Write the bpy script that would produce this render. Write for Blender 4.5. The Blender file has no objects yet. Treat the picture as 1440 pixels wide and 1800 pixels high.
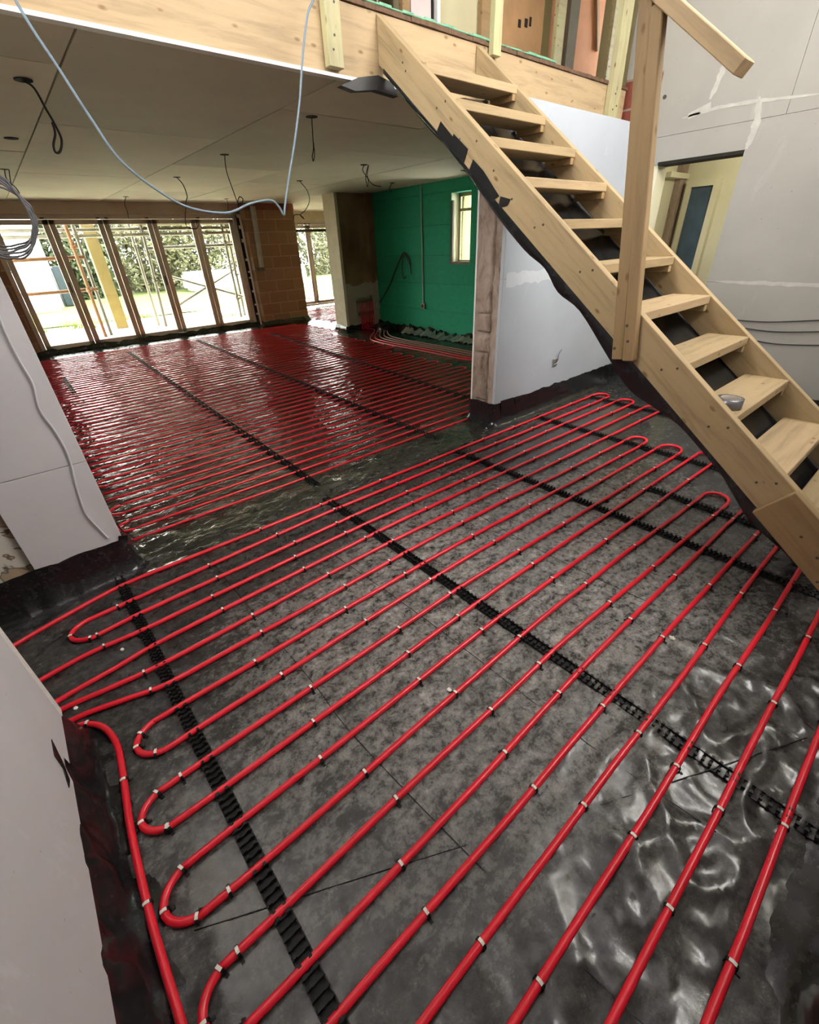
import bpy, bmesh, math, random
from mathutils import Vector, Matrix, noise

# ------------------------------------------------------------------ camera, world, light
scn = bpy.context.scene
col = scn.collection
HC = 1.55
FPX = 765.41
RM = ((0.75916524, -0.6498301, -0.03726891),
      (-0.36558607, -0.37832338, -0.85042239),
      (0.53853037, 0.65923612, -0.52477879))      # camera right, down, forward
cam_d = bpy.data.cameras.new('camera')
cam = bpy.data.objects.new('camera', cam_d)
col.objects.link(cam)
cam_d.sensor_fit = 'HORIZONTAL'
cam_d.sensor_width = 36.0
cam_d.lens = FPX / 1440 * 36.0
cam_d.clip_start = 0.02
cam_d.clip_end = 300
r0, r1, r2 = (Vector(v) for v in RM)
m = Matrix(((r0.x, -r1.x, -r2.x, 0), (r0.y, -r1.y, -r2.y, 0), (r0.z, -r1.z, -r2.z, HC), (0, 0, 0, 1)))
cam.matrix_world = m
scn.camera = cam

scn.view_settings.view_transform = 'Standard'
scn.view_settings.look = 'None'
scn.view_settings.gamma = 1.0
scn.view_settings.use_curve_mapping = False
scn.view_settings.exposure = 0.18

w = bpy.data.worlds.new('world')
scn.world = w
w.use_nodes = True
bg = w.node_tree.nodes['Background']
bg.inputs[0].default_value = (1.0, 0.985, 0.94, 1)
bg.inputs[1].default_value = 24.0


def add_light(name, kind, loc, target, energy, size=None, color=(1, 1, 1), portal=False):
    d = bpy.data.lights.new(name, kind)
    d.energy = energy
    d.color = color
    if kind == 'AREA':
        d.shape = 'RECTANGLE'
        d.size, d.size_y = size
        if portal:
            d.cycles.is_portal = True
    elif kind == 'SUN':
        d.angle = math.radians(2)
    elif size:
        d.shadow_soft_size = size
    o = bpy.data.objects.new(name, d)
    o.location = loc
    v = (Vector(target) - Vector(loc)).normalized()
    o.rotation_euler = v.to_track_quat('-Z', 'Y').to_euler()
    col.objects.link(o)
    return o


add_light('sun', 'SUN', (8, 14, 9), (5.4, 13.0, 5.0), 62.0, color=(1, 0.93, 0.76))
add_light('window_portal', 'AREA', (2.4, 11.12, 1.15), (2.4, 5, 1.15), 1, (4.4, 2.3), portal=True)
add_light('patio_portal', 'AREA', (7.2, 13.12, 1.15), (7.2, 5, 1.15), 1, (2.9, 2.3), portal=True)
add_light('added_rear_window_portal', 'AREA', (3.0, -0.6, 3.68), (3.0, 3, 3.68), 1, (2.6, 1.15), portal=True)  # assumed rear window, added to light the near room
add_light('added_roof_window_portal', 'AREA', (4.55, 0.05, 5.35), (4.55, 0.05, 0), 1, (1.1, 0.8), portal=True)  # assumed rooflight, added for light on the near floor
add_light('added_landing_window_portal', 'AREA', (9.02, 3.6, 3.9), (5, 3.6, 3.9), 1, (0.9, 1.4), portal=True)  # assumed landing window, added to brighten the panels upstairs
add_light('hatch_window_portal', 'AREA', (6.4, 5.95, 1.72), (3, 5.95, 1.72), 1, (0.43, 1.0), portal=True)


def at_y(px, py, Y):
    d = r0 * ((px - 720) / FPX) + r1 * ((py - 900) / FPX) + r2
    return Vector((0, 0, HC)) + d * (Y / d.y)


def at_x(px, py, X):
    d = r0 * ((px - 720) / FPX) + r1 * ((py - 900) / FPX) + r2
    return Vector((0, 0, HC)) + d * (X / d.x)


def at_z(px, py, Z=0.0):
    d = r0 * ((px - 720) / FPX) + r1 * ((py - 900) / FPX) + r2
    return Vector((0, 0, HC)) + d * ((Z - HC) / d.z)


# ------------------------------------------------------------------ materials
MATS = {}


class NT:
    def __init__(self, name):
        self.m = bpy.data.materials.new(name)
        self.m.use_nodes = True
        self.t = self.m.node_tree
        self.b = self.t.nodes['Principled BSDF']
        self.out = self.t.nodes['Material Output']
        MATS[name] = self.m

    def n(self, kind, **kw):
        nd = self.t.nodes.new(kind)
        for k, v in kw.items():
            if k.startswith('i_'):
                key = k[2:].replace('_', ' ')
                nd.inputs[key].default_value = v
            else:
                setattr(nd, k, v)
        return nd

    def l(self, a, b):
        self.t.links.new(a, b)

    def coord(self, scale=(1, 1, 1), kind='Object', rot=(0, 0, 0), offs=None):
        tc = self.n('ShaderNodeTexCoord')
        mp = self.n('ShaderNodeMapping')
        mp.inputs['Scale'].default_value = scale
        mp.inputs['Rotation'].default_value = rot
        self.l(tc.outputs[kind], mp.inputs['Vector'])
        return mp.outputs[0]

    def noise(self, vec, scale, detail=4, rough=0.55, typ='FBM', dist=0.0):
        nd = self.n('ShaderNodeTexNoise')
        try:
            nd.noise_type = typ
        except Exception:
            pass
        nd.inputs['Scale'].default_value = scale
        nd.inputs['Detail'].default_value = detail
        nd.inputs['Roughness'].default_value = rough
        nd.inputs['Distortion'].default_value = dist
        self.l(vec, nd.inputs['Vector'])
        return nd.outputs[0]

    def ramp(self, fac, stops, interp='LINEAR'):
        nd = self.n('ShaderNodeValToRGB')
        cr = nd.color_ramp
        cr.interpolation = interp
        while len(cr.elements) < len(stops):
            cr.elements.new(0.5)
        for e, (p, c) in zip(cr.elements, stops):
            e.position = p
            if not isinstance(c, (tuple, list)):
                c = (c, c, c)
            e.color = (c[0], c[1], c[2], 1)
        self.l(fac, nd.inputs[0])
        return nd.outputs[0]

    def mix(self, fac, a, b, blend='MIX'):
        nd = self.n('ShaderNodeMix')
        nd.data_type = 'RGBA'
        nd.blend_type = blend
        for s, v in ((nd.inputs[0], fac), (nd.inputs[6], a), (nd.inputs[7], b)):
            if hasattr(v, 'links'):
                self.l(v, s)
            elif isinstance(v, (int, float)):
                s.default_value = v
            else:
                s.default_value = (v[0], v[1], v[2], 1)
        return nd.outputs[2]

    def math(self, op, a, b=0.0, clamp=False):
        nd = self.n('ShaderNodeMath')
        nd.operation = op
        nd.use_clamp = clamp
        for s, v in ((nd.inputs[0], a), (nd.inputs[1], b)):
            if hasattr(v, 'links'):
                self.l(v, s)
            else:
                s.default_value = v
        return nd.outputs[0]

    def bump(self, h, strength=0.3, dist=0.01, prev=None):
        nd = self.n('ShaderNodeBump')
        if hasattr(strength, 'links'):
            self.l(strength, nd.inputs['Strength'])
        else:
            nd.inputs['Strength'].default_value = strength
        nd.inputs['Distance'].default_value = dist
        self.l(h, nd.inputs['Height'])
        if prev is not None:
            self.l(prev, nd.inputs['Normal'])
        return nd.outputs[0]

    def fin(self, color=None, rough=None, normal=None, spec=None, metal=None):
        b = self.b
        if color is not None:
            if hasattr(color, 'links'):
                self.l(color, b.inputs['Base Color'])
            else:
                b.inputs['Base Color'].default_value = (*color[:3], 1)
        if rough is not None:
            if hasattr(rough, 'links'):
                self.l(rough, b.inputs['Roughness'])
            else:
                b.inputs['Roughness'].default_value = rough
        if normal is not None:
            self.l(normal, b.inputs['Normal'])
        if spec is not None:
            b.inputs['Specular IOR Level'].default_value = spec
        if metal is not None:
            b.inputs['Metallic'].default_value = metal
        return self.m


def mottled(name, c, amt=0.15, scale=4, rough=0.8, bump=0.1, bscale=60, spec=0.3, metal=0.0):
    t = NT(name)
    v = t.coord()
    n = t.noise(v, scale, 5, 0.6)
    lo = tuple(x * (1 - amt) for x in c)
    hi = tuple(min(1, x * (1 + amt)) for x in c)
    cc = t.ramp(n, [(0.3, lo), (0.7, hi)])
    bn = t.bump(t.noise(v, bscale, 3, 0.6), bump, 0.004)
    return t.fin(cc, rough, bn, spec, metal)


def plaster_mat(name, c, scuff=(0.8, 0.8, 0.8), amount=0.5, per_board=0.0):
    t = NT(name)
    v = t.coord()
    n = t.noise(v, 1.6, 5, 0.6)
    base = t.ramp(n, [(0.3, tuple(x * 0.93 for x in c)), (0.7, tuple(min(1, x * 1.05) for x in c))])
    s = t.noise(t.coord((1.0, 1.3, 0.6)), 2.3, 8, 0.75, dist=0.6)
    mask = t.ramp(s, [(0.60, 0), (0.68, amount)])
    cc = t.mix(mask, base, scuff)
    sp = t.ramp(t.noise(v, 38, 2, 0.5), [(0.745, 0), (0.77, 0.55)])
    cc = t.mix(sp, cc, tuple(x * 0.45 for x in c))
    if per_board:
        g = t.n('ShaderNodeNewGeometry')
        k = t.ramp(g.outputs['Random Per Island'], [(0.0, 1 - per_board), (1.0, 1.0)])
        cc = t.mix(1.0, cc, k, 'MULTIPLY')
    bn = t.bump(t.noise(v, 90, 3, 0.6), 0.08, 0.003)
    return t.fin(cc, 0.75, bn, 0.3)


def wood_mat(name, c, dark=0.62, knots=1.0, sat=0.0):
    t = NT(name)
    oi = t.n('ShaderNodeObjectInfo')
    tc = t.n('ShaderNodeTexCoord')
    off = t.n('ShaderNodeVectorMath', operation='SCALE')
    cmb = t.n('ShaderNodeCombineXYZ')
    t.l(oi.outputs['Random'], cmb.inputs[0])
    t.l(oi.outputs['Random'], cmb.inputs[1])
    t.l(oi.outputs['Random'], cmb.inputs[2])
    t.l(cmb.outputs[0], off.inputs[0])
    off.inputs['Scale'].default_value = 37.0
    add = t.n('ShaderNodeVectorMath', operation='ADD')
    t.l(tc.outputs['Object'], add.inputs[0])
    t.l(off.outputs[0], add.inputs[1])
    P = add.outputs[0]

    def mp(s):
        q = t.n('ShaderNodeMapping')
        q.inputs['Scale'].default_value = s
        t.l(P, q.inputs['Vector'])
        return q.outputs[0]
    # knots : sparse elongated spots
    vo = t.n('ShaderNodeTexVoronoi')
    vo.inputs['Scale'].default_value = 1.0
    vo.inputs['Randomness'].default_value = 1.0
    t.l(mp((7.0, 15.0, 15.0)), vo.inputs['Vector'])
    kn = t.ramp(vo.outputs['Distance'], [(0.06, 1.0), (0.10, 0.6), (0.17, 0.0)])
    gv = mp((1.1, 13, 13))
    warp = t.n('ShaderNodeVectorMath', operation='ADD')
    sc = t.n('ShaderNodeVectorMath', operation='SCALE')
    cb = t.n('ShaderNodeCombineXYZ')
    t.l(kn, cb.inputs[1])
    t.l(kn, cb.inputs[2])
    t.l(cb.outputs[0], sc.inputs[0])
    sc.inputs['Scale'].default_value = 0.7
    t.l(gv, warp.inputs[0])
    t.l(sc.outputs[0], warp.inputs[1])
    g = t.noise(warp.outputs[0], 2.0, 6, 0.65, dist=0.4)
    fine = t.noise(mp((4, 160, 160)), 1.0, 3, 0.6)
    cA = tuple(x * dark for x in c)
    cB = tuple(min(1, x * 1.08) for x in c)
    base = t.ramp(g, [(0.30, tuple(x * (dark + 0.05) for x in c)), (0.5, c), (0.72, cB)])
    base = t.mix(t.math('MULTIPLY', fine, 0.45), base, tuple(x * 0.72 for x in c))
    if sat:
        n2 = t.ramp(t.noise(mp((1.5, 3, 3)), 1.3, 4, 0.6), [(0.45, 0), (0.65, sat)])
        base = t.mix(n2, base, (0.50, 0.52, 0.26))
    base = t.mix(t.math('MULTIPLY', kn, 0.95 * knots), base, (0.17, 0.085, 0.03))
    bn = t.bump(g, 0.12, 0.004)
    return t.fin(base, 0.62, bn, 0.35)


WOOD = wood_mat('sawn_pine', (0.39, 0.285, 0.155), dark=0.55)
WOOD_O = wood_mat('golden_pine', (0.30, 0.20, 0.098))
WOOD_G = wood_mat('green_treated_pine', (0.43, 0.385, 0.22), sat=0.4)
WOOD_B = wood_mat('pale_pine', (0.45, 0.325, 0.185), dark=0.62, knots=0.8)
WOOD_D = wood_mat('brown_pine', (0.33, 0.21, 0.10))
PB_WHITE = plaster_mat('white_plasterboard', (0.60, 0.585, 0.60), (0.74, 0.73, 0.74), 0.35)
PB_BLUE = plaster_mat('blue_plasterboard', (0.42, 0.45, 0.49), (0.56, 0.57, 0.58), 0.45)
PB_GREY = plaster_mat('grey_plasterboard', (0.33, 0.315, 0.285), (0.45, 0.43, 0.395), 0.30)
PB_CEIL = plaster_mat('ceiling_plasterboard', (0.80, 0.74, 0.55), (0.55, 0.50, 0.37), 0.28, per_board=0.25)
CREAM = plaster_mat('cream_plaster', (0.66, 0.63, 0.47), (0.5, 0.46, 0.33), 0.3)
STUBC = mottled('cream_block_edge', (0.72, 0.66, 0.48), 0.1, 6, bump=0.3)
FRAME = mottled('taupe_window_frame', (0.64, 0.60, 0.52), 0.06, 3, rough=0.45, bump=0.02)
WHITE = mottled('white_plastic', (0.80, 0.78, 0.74), 0.05, 6, rough=0.5, bump=0.05)
BLACK = mottled('black_rubber', (0.012, 0.012, 0.013), 0.2, 8, rough=0.45, bump=0.05, spec=0.5)
TAPE = mottled('black_tape', (0.010, 0.010, 0.011), 0.2, 12, rough=0.35, bump=0.2, bscale=40, spec=0.5)
RAILM = mottled('black_rail_plastic', (0.008, 0.008, 0.008), 0.2, 20, rough=0.5, bump=0.05, spec=0.3)
STEEL = mottled('galvanised_steel', (0.45, 0.45, 0.45), 0.15, 12, rough=0.4, bump=0.1, metal=0.9)
SCAF = mottled('scaffold_steel', (0.085, 0.08, 0.065), 0.2, 6, rough=0.45, bump=0.1, metal=0.35)
RUST = mottled('rusty_orange_tube', (0.12, 0.055, 0.022), 0.2, 6, rough=0.6, bump=0.1)
TIMBER_Y = mottled('yellow_timber', (0.060, 0.044, 0.009), 0.2, 5, rough=0.7, bump=0.2)
CABLE_B = mottled('blue_grey_cable', (0.15, 0.20, 0.245), 0.08, 5, rough=0.4, bump=0.02)
CABLE_G = mottled('grey_cable', (0.085, 0.085, 0.095), 0.1, 5, rough=0.35, bump=0.02, spec=0.6)
CABLE_W = mottled('white_cable', (0.66, 0.66, 0.68), 0.05, 5, rough=0.4, bump=0.02)
GREENFOAM = mottled('green_membrane', (0.16, 0.36, 0.23), 0.25, 14, rough=0.6, bump=0.5, bscale=30)
DECKM = mottled('chipboard_deck', (0.13, 0.075, 0.045), 0.3, 30, rough=0.8, bump=0.4)
PINK = mottled('pink_plaster', (0.66, 0.33, 0.19), 0.12, 3, rough=0.8, bump=0.1)
BROWNP = mottled('brown_plaster', (0.42, 0.245, 0.12), 0.15, 3, rough=0.8, bump=0.1)
PALEP = mottled('pale_lilac_board', (0.60, 0.52, 0.50), 0.05, 3, rough=0.8, bump=0.05)
CREAMP = mottled('cream_board', (0.52, 0.47, 0.30), 0.06, 3, rough=0.8, bump=0.05)
DARKG = mottled('dark_grey_board', (0.16, 0.15, 0.12), 0.15, 3, rough=0.8, bump=0.05)
COPPER = mottled('dull_brown_tank', (0.20, 0.14, 0.08), 0.2, 3, rough=0.35, bump=0.05, metal=0.4)
DARK = mottled('dark_gap', (0.02, 0.017, 0.014), 0.2, 5, rough=0.9)
CONC = mottled('concrete', (0.42, 0.41, 0.38), 0.15, 5, rough=0.9, bump=0.3)
PAVING = mottled('pale_paving', (0.64, 0.60, 0.47), 0.12, 2, rough=0.9, bump=0.3)
GRASS = mottled('bright_grass', (0.031, 0.046, 0.002), 0.45, 2.2, rough=0.95, bump=0.8, bscale=12)
LEAF = mottled('bush_leaf', (0.022, 0.032, 0.010), 0.4, 5, rough=0.7)
LEAF2 = mottled('pale_leaf', (0.055, 0.057, 0.022), 0.4, 5, rough=0.7)
TWIG = mottled('bare_twig', (0.06, 0.05, 0.03), 0.3, 5, rough=0.8)
TARP = mottled('white_tarp', (0.75, 0.75, 0.72), 0.1, 1.5, rough=0.6, bump=0.4, bscale=5)
BLUEM = mottled('dark_blue_sheet', (0.008, 0.015, 0.02), 0.2, 3, rough=0.4)
BLUEG = mottled('blue_glazing', (0.045, 0.085, 0.135), 0.35, 3, rough=0.25, spec=0.6)
REDDUST = mottled('terracotta', (0.20, 0.08, 0.055), 0.2, 8, rough=0.9)
CRUMB = mottled('plaster_crumb', (0.8, 0.78, 0.72), 0.1, 30, rough=0.9)
SCREW = mottled('screw_head', (0.06, 0.05, 0.04), 0.1, 8, rough=0.5)
BRASS = mottled('aged_brass', (0.12, 0.10, 0.07), 0.2, 9, rough=0.35, metal=0.7)
CARD = mottled('cardboard', (0.34, 0.30, 0.26), 0.1, 9)


def make_red():
    t = NT('red_pipe')
    v = t.coord()
    c = t.ramp(t.noise(v, 3, 3), [(0.3, (0.66, 0.008, 0.022)), (0.7, (0.80, 0.014, 0.036))])
    return t.fin(c, 0.30, None, 0.6)


RED = make_red()


def make_dull():
    t = NT('dusty_pipe')
    return t.fin((0.30, 0.09, 0.06), 0.35, None, 0.6)


DULL = make_dull()


def t_str(t, sx):
    # the sheet is more crumpled towards the walls by the camera
    k = t.ramp(t.math('ADD', sx.outputs[1], 0.0), [(0.0, 0.55), (0.5, 0.26)])
    return k


def make_sheet_near():
    t = NT('dusty_black_polythene')
    v = t.coord()
    big = t.noise(v, 1.1, 3, 0.5)
    fine = t.noise(v, 30, 10, 0.82, dist=0.25)
    flow = t.noise(t.coord((1, 1.6, 1), rot=(0, 0, 0.6)), 9, 10, 0.75, dist=0.5)
    f = t.math('MULTIPLY', t.ramp(fine, [(0.40, 0.10), (0.66, 1.0)]), t.ramp(flow, [(0.36, 0.12), (0.60, 1.0)]))
    # dust lies in the open middle of the floor
    sx = t.n('ShaderNodeSeparateXYZ')
    t.l(v, sx.inputs[0])
    dx = t.math('DIVIDE', t.math('SUBTRACT', sx.outputs[0], 1.6), 1.9)
    dy = t.math('DIVIDE', t.math('SUBTRACT', sx.outputs[1], 1.05), 1.1)
    d = t.math('ADD', t.math('MULTIPLY', dx, dx), t.math('MULTIPLY', dy, dy))
    reg = t.ramp(t.math('ADD', d, t.math('MULTIPLY', t.math('SUBTRACT', big, 0.5), 1.6)), [(0.30, 1.0), (1.05, 0.20)])
    dust = t.math('MULTIPLY', f, reg, True)
    cc = t.mix(dust, (0.013, 0.0135, 0.0135), (0.50, 0.49, 0.46))
    tan = t.ramp(t.noise(v, 2.6, 6, 0.7), [(0.60, 0), (0.75, 0.55)])
    cc = t.mix(t.math('MULTIPLY', tan, dust), cc, (0.27, 0.20, 0.13))
    rough = t.ramp(dust, [(0.0, 0.17), (0.3, 0.4), (1.0, 0.62)])
    rid = t.noise(t.coord((0.8, 1.0, 1), rot=(0, 0, 0.5)), 7.0, 1.0, 0.4, 'RIDGED_MULTIFRACTAL', 0.25)
    soft = t.noise(v, 6, 2, 0.45, dist=0.3)
    h = t.math('ADD', t.math('MULTIPLY', t.ramp(rid, [(0.0, 0), (1.0, 1)]), 0.7), soft)
    bn = t.bump(h, t_str(t, sx), 0.02)
    bn = t.bump(t.noise(v, 70, 4, 0.6), 0.10, 0.003, bn)
    return t.fin(cc, rough, bn, 0.5)


def make_sheet_clean(name='wrinkled_black_polythene', base=(0.014, 0.0145, 0.015), strength=0.55, dist=0.02, sc=(1, 1, 1), rough=0.24, s=6.0):
    t = NT(name)
    v = t.coord(sc)
    rid = t.noise(v, s, 1.5, 0.45, 'RIDGED_MULTIFRACTAL', 0.4)
    soft = t.noise(v, s * 1.5, 2.5, 0.5, dist=0.5)
    h = t.math('ADD', t.math('MULTIPLY', rid, 0.5), soft)
    bn = t.bump(h, strength, dist)
    sp = t.ramp(t.noise(v, s * 9, 5, 0.7), [(0.5, base), (0.8, tuple(b * 3.2 for b in base))])
    return t.fin(sp, rough, bn, 0.5)


SHEET_N = make_sheet_near()
SHEET_C = make_sheet_clean()
SHEET_K = make_sheet_clean('skirt_polythene', (0.010, 0.010, 0.0105), 0.45, 0.02, (1, 1, 1), 0.22, 5)
SHEET_S = make_sheet_clean('stair_polythene', (0.010, 0.011, 0.012), 0.25, 0.03, (1, 1, 1), 0.22, 1.6)


def make_sheet_far():
    t = NT('crinkled_polythene_far')
    v = t.coord((0.5, 1.0, 1))
    a = t.noise(v, 11, 3, 0.55, dist=0.5)
    b = t.noise(t.coord((0.35, 1.4, 1), rot=(0, 0, 0.12)), 24, 4, 0.6, 'RIDGED_MULTIFRACTAL', 0.4)
    h = t.math('ADD', a, t.math('MULTIPLY', b, 0.28))
    bn = t.bump(h, 0.75, 0.03)
    c = t.ramp(t.noise(v, 7, 5, 0.6), [(0.35, (0.016, 0.016, 0.013)), (0.7, (0.060, 0.058, 0.045))])
    return t.fin(c, 0.14, bn, 0.9)


SHEET_F = make_sheet_far()


def make_block(name, c1, c2, mortar, bw, bh, ms, coordrot, bumpk=0.6, noise_amt=0.25, extra_row=None, spec=0.2):
    t = NT(name)
    v = t.coord((1, 1, 1), rot=coordrot)
    b = t.n('ShaderNodeTexBrick')
    b.inputs['Color1'].default_value = (*c1, 1)
    b.inputs['Color2'].default_value = (*c2, 1)
    b.inputs['Mortar'].default_value = (*mortar, 1)
    b.inputs['Scale'].default_value = 1.0
    b.inputs['Mortar Size'].default_value = ms
    b.inputs['Mortar Smooth'].default_value = 0.3
    b.inputs['Brick Width'].default_value = bw
    b.inputs['Row Height'].default_value = bh
    t.l(v, b.inputs['Vector'])
    n = t.noise(v, 22, 6, 0.7)
    cc = t.mix(t.ramp(n, [(0.35, 0), (0.7, noise_amt)]), b.outputs[0], tuple(x * 0.45 for x in c1))
    h = t.math('ADD', t.math('MULTIPLY', b.outputs['Fac'], -1.0), t.math('MULTIPLY', n, 0.35))
    bn = t.bump(h, bumpk, 0.008)
    return t.fin(cc, 0.85, bn, spec)


BLOCK = make_block('brown_concrete_block', (0.34, 0.215, 0.13), (0.27, 0.165, 0.10), (0.42, 0.30, 0.20), 0.46, 0.235, 0.012, (-math.pi / 2, 0, 0))
GREENW = make_block('green_painted_block', (0.02, 0.34, 0.185), (0.02, 0.31, 0.17), (0.016, 0.27, 0.15), 0.45, 0.225, 0.008, (-math.pi / 2, 0, math.pi / 2), 0.6, 0.35, spec=0.35)
BRICK = make_block('red_brick', (0.22, 0.065, 0.04), (0.18, 0.05, 0.035), (0.28, 0.23, 0.19), 0.215, 0.075, 0.010, (-math.pi / 2, 0, math.pi / 2))


def make_manifold_wall():
    t = NT('brown_drying_plaster')
    v = t.coord()
    n = t.noise(t.coord((1, 1, 0.5)), 1.5, 4, 0.55)
    cc = t.ramp(n, [(0.38, (0.14, 0.085, 0.038)), (0.56, (0.26, 0.19, 0.10)), (0.7, (0.34, 0.28, 0.17))])
    sx = t.n('ShaderNodeSeparateXYZ')
    t.l(v, sx.inputs[0])
    lowm = t.ramp(t.math('ADD', sx.outputs[2], t.math('MULTIPLY', t.math('SUBTRACT', t.noise(v, 2.5, 2), 0.5), 0.35)), [(0.86, 1), (0.885, 0)])
    cc = t.mix(lowm, cc, (0.42, 0.38, 0.28))
    return t.fin(cc, 0.8, t.bump(t.noise(v, 30, 4), 0.2, 0.005), 0.2)


MANW = make_manifold_wall()


def make_reveal():
    t = NT('raw_plastered_wall_end')
    v = t.coord((1, 1, 0.5))
    n = t.noise(v, 7, 6, 0.7, dist=0.8)
    cc = t.ramp(n, [(0.28, (0.13, 0.085, 0.06)), (0.48, (0.33, 0.25, 0.20)), (0.75, (0.46, 0.37, 0.31))])
    h = t.noise(v, 9, 6, 0.7, 'RIDGED_MULTIFRACTAL')
    return t.fin(cc, 0.85, t.bump(h, 0.6, 0.015), 0.2)


REVEAL = make_reveal()


def make_crackwall():
    t = NT('bare_cracked_plaster')
    v = t.coord()
    n = t.noise(t.coord((1, 1, 1.2)), 3.0, 4, 0.5, dist=0.6)
    cc = t.ramp(n, [(0.40, (0.50, 0.38, 0.25)), (0.505, (0.42, 0.31, 0.2)), (0.515, (0.08, 0.055, 0.035)), (0.525, (0.60, 0.57, 0.49)), (0.8, (0.66, 0.63, 0.55))])
    return t.fin(cc, 0.85, t.bump(n, 0.5, 0.02), 0.2)


CRACK = make_crackwall()


def make_glass():
    t = NT('clear_glass')
    t.t.nodes.remove(t.b)
    tr = t.n('ShaderNodeBsdfTransparent')
    tr.inputs[0].default_value = (0.93, 0.95, 0.93, 1)
    gl = t.n('ShaderNodeBsdfGlossy')
    gl.inputs['Roughness'].default_value = 0.02
    fr = t.n('ShaderNodeFresnel')
    fr.inputs[0].default_value = 1.45
    mx = t.n('ShaderNodeMixShader')
    t.l(fr.outputs[0], mx.inputs[0])
    t.l(tr.outputs[0], mx.inputs[1])
    t.l(gl.outputs[0], mx.inputs[2])
    t.l(mx.outputs[0], t.out.inputs[0])
    return t.m


GLASS = make_glass()

# ------------------------------------------------------------------ mesh helpers


def tag(o, label=None, cat=None, group=None, kind=None):
    if label:
        o['label'] = label
    if cat:
        o['category'] = cat
    if group:
        o['group'] = group
    if kind:
        o['kind'] = kind
    return o


def finish(name, bm, mats, parent=None, smooth=False, loc=None):
    me = bpy.data.meshes.new(name)
    bmesh.ops.recalc_face_normals(bm, faces=bm.faces[:])
    bm.to_mesh(me)
    bm.free()
    if not isinstance(mats, (list, tuple)):
        mats = [mats]
    for mm in mats:
        me.materials.append(mm)
    if smooth:
        for p in me.polygons:
            p.use_smooth = True
    o = bpy.data.objects.new(name, me)
    col.objects.link(o)
    if loc is not None:
        o.location = loc
    if parent is not None:
        o.parent = parent
        if loc is None:
            o.matrix_parent_inverse = Matrix.Translation(parent.location).inverted()
    return o


def empty(name, loc=(0, 0, 0)):
    o = bpy.data.objects.new(name, None)
    o.empty_display_size = 0.1
    o.location = loc
    col.objects.link(o)
    return o


def add_box(bm, x0, x1, y0, y1, z0, z1, mi=0, mat=None):
    c = [(x, y, z) for z in (z0, z1) for y in (y0, y1) for x in (x0, x1)]
    vs = [bm.verts.new(Vector(p) if mat is None else mat @ Vector(p)) for p in c]
    for idx in ((0, 2, 3, 1), (4, 5, 7, 6), (0, 1, 5, 4), (2, 6, 7, 3), (0, 4, 6, 2), (1, 3, 7, 5)):
        f = bm.faces.new([vs[i] for i in idx])
        f.material_index = mi
    return vs


def box(name, x0, x1, y0, y1, z0, z1, mat, parent=None, bevel=0.0):
    bm = bmesh.new()
    add_box(bm, x0, x1, y0, y1, z0, z1)
    if bevel:
        bmesh.ops.bevel(bm, geom=bm.edges[:], offset=bevel, segments=2, affect='EDGES', clamp_overlap=True)
    return finish(name, bm, mat, parent)


def struct(o):
    o['kind'] = 'structure'
    return o


def prism(bm, pts, a, b, axis, mi=0):
    """polygon pts (2D) extruded from a to b along axis 0/1/2"""
    def mk(p, t):
        if axis == 0:
            return (t, p[0], p[1])
        if axis == 1:
            return (p[0], t, p[1])
        return (p[0], p[1], t)
    A = [bm.verts.new(mk(p, a)) for p in pts]
    B = [bm.verts.new(mk(p, b)) for p in pts]
    n = len(pts)
    fs = [bm.faces.new(A), bm.faces.new(B[::-1])]
    for i in range(n):
        fs.append(bm.faces.new([A[i], B[i], B[(i + 1) % n], A[(i + 1) % n]]))
    for f in fs:
        f.material_index = mi


def plank(name, p0, p1, wy, wz, mat, parent=None, up=(0, 0, 1), bevel=0.003, anchor=(0, 0)):
    """board with local X along p0->p1, local Z closest to `up`; wy, wz are its sizes"""
    p0 = Vector(p0)
    p1 = Vector(p1)
    x = (p1 - p0).normalized()
    z = (Vector(up) - x * x.dot(Vector(up))).normalized()
    y = z.cross(x)
    L = (p1 - p0).length
    bm = bmesh.new()
    add_box(bm, 0, L, -wy / 2 + anchor[0] * wy / 2, wy / 2 + anchor[0] * wy / 2, -wz / 2 + anchor[1] * wz / 2, wz / 2 + anchor[1] * wz / 2)
    if bevel:
        bmesh.ops.bevel(bm, geom=bm.edges[:], offset=bevel, segments=1, affect='EDGES', clamp_overlap=True)
    o = finish(name, bm, mat)
    mw = Matrix(((x.x, y.x, z.x, p0.x), (x.y, y.y, z.y, p0.y), (x.z, y.z, z.z, p0.z), (0, 0, 0, 1)))
    if parent is not None:
        o.parent = parent
        o.matrix_parent_inverse = Matrix.Identity(4)
        mw = Matrix.Translation(parent.location).inverted() @ mw
    o.matrix_basis = mw
    return o


def catmull(pts, sub=6, closed=False):
    pts = [Vector(p) for p in pts]
    if len(pts) < 3:
        return pts
    out = []
    n = len(pts)
    for i in range(n - 1):
        p0 = pts[max(i - 1, 0)]
        p1 = pts[i]
        p2 = pts[i + 1]
        p3 = pts[min(i + 2, n - 1)]
        for k in range(sub):
            t = k / sub
            out.append(0.5 * ((2 * p1) + (p2 - p0) * t + (2 * p0 - 5 * p1 + 4 * p2 - p3) * t * t + (3 * p1 - p0 - 3 * p2 + p3) * t ** 3))
    out.append(pts[-1])
    return out


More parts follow.
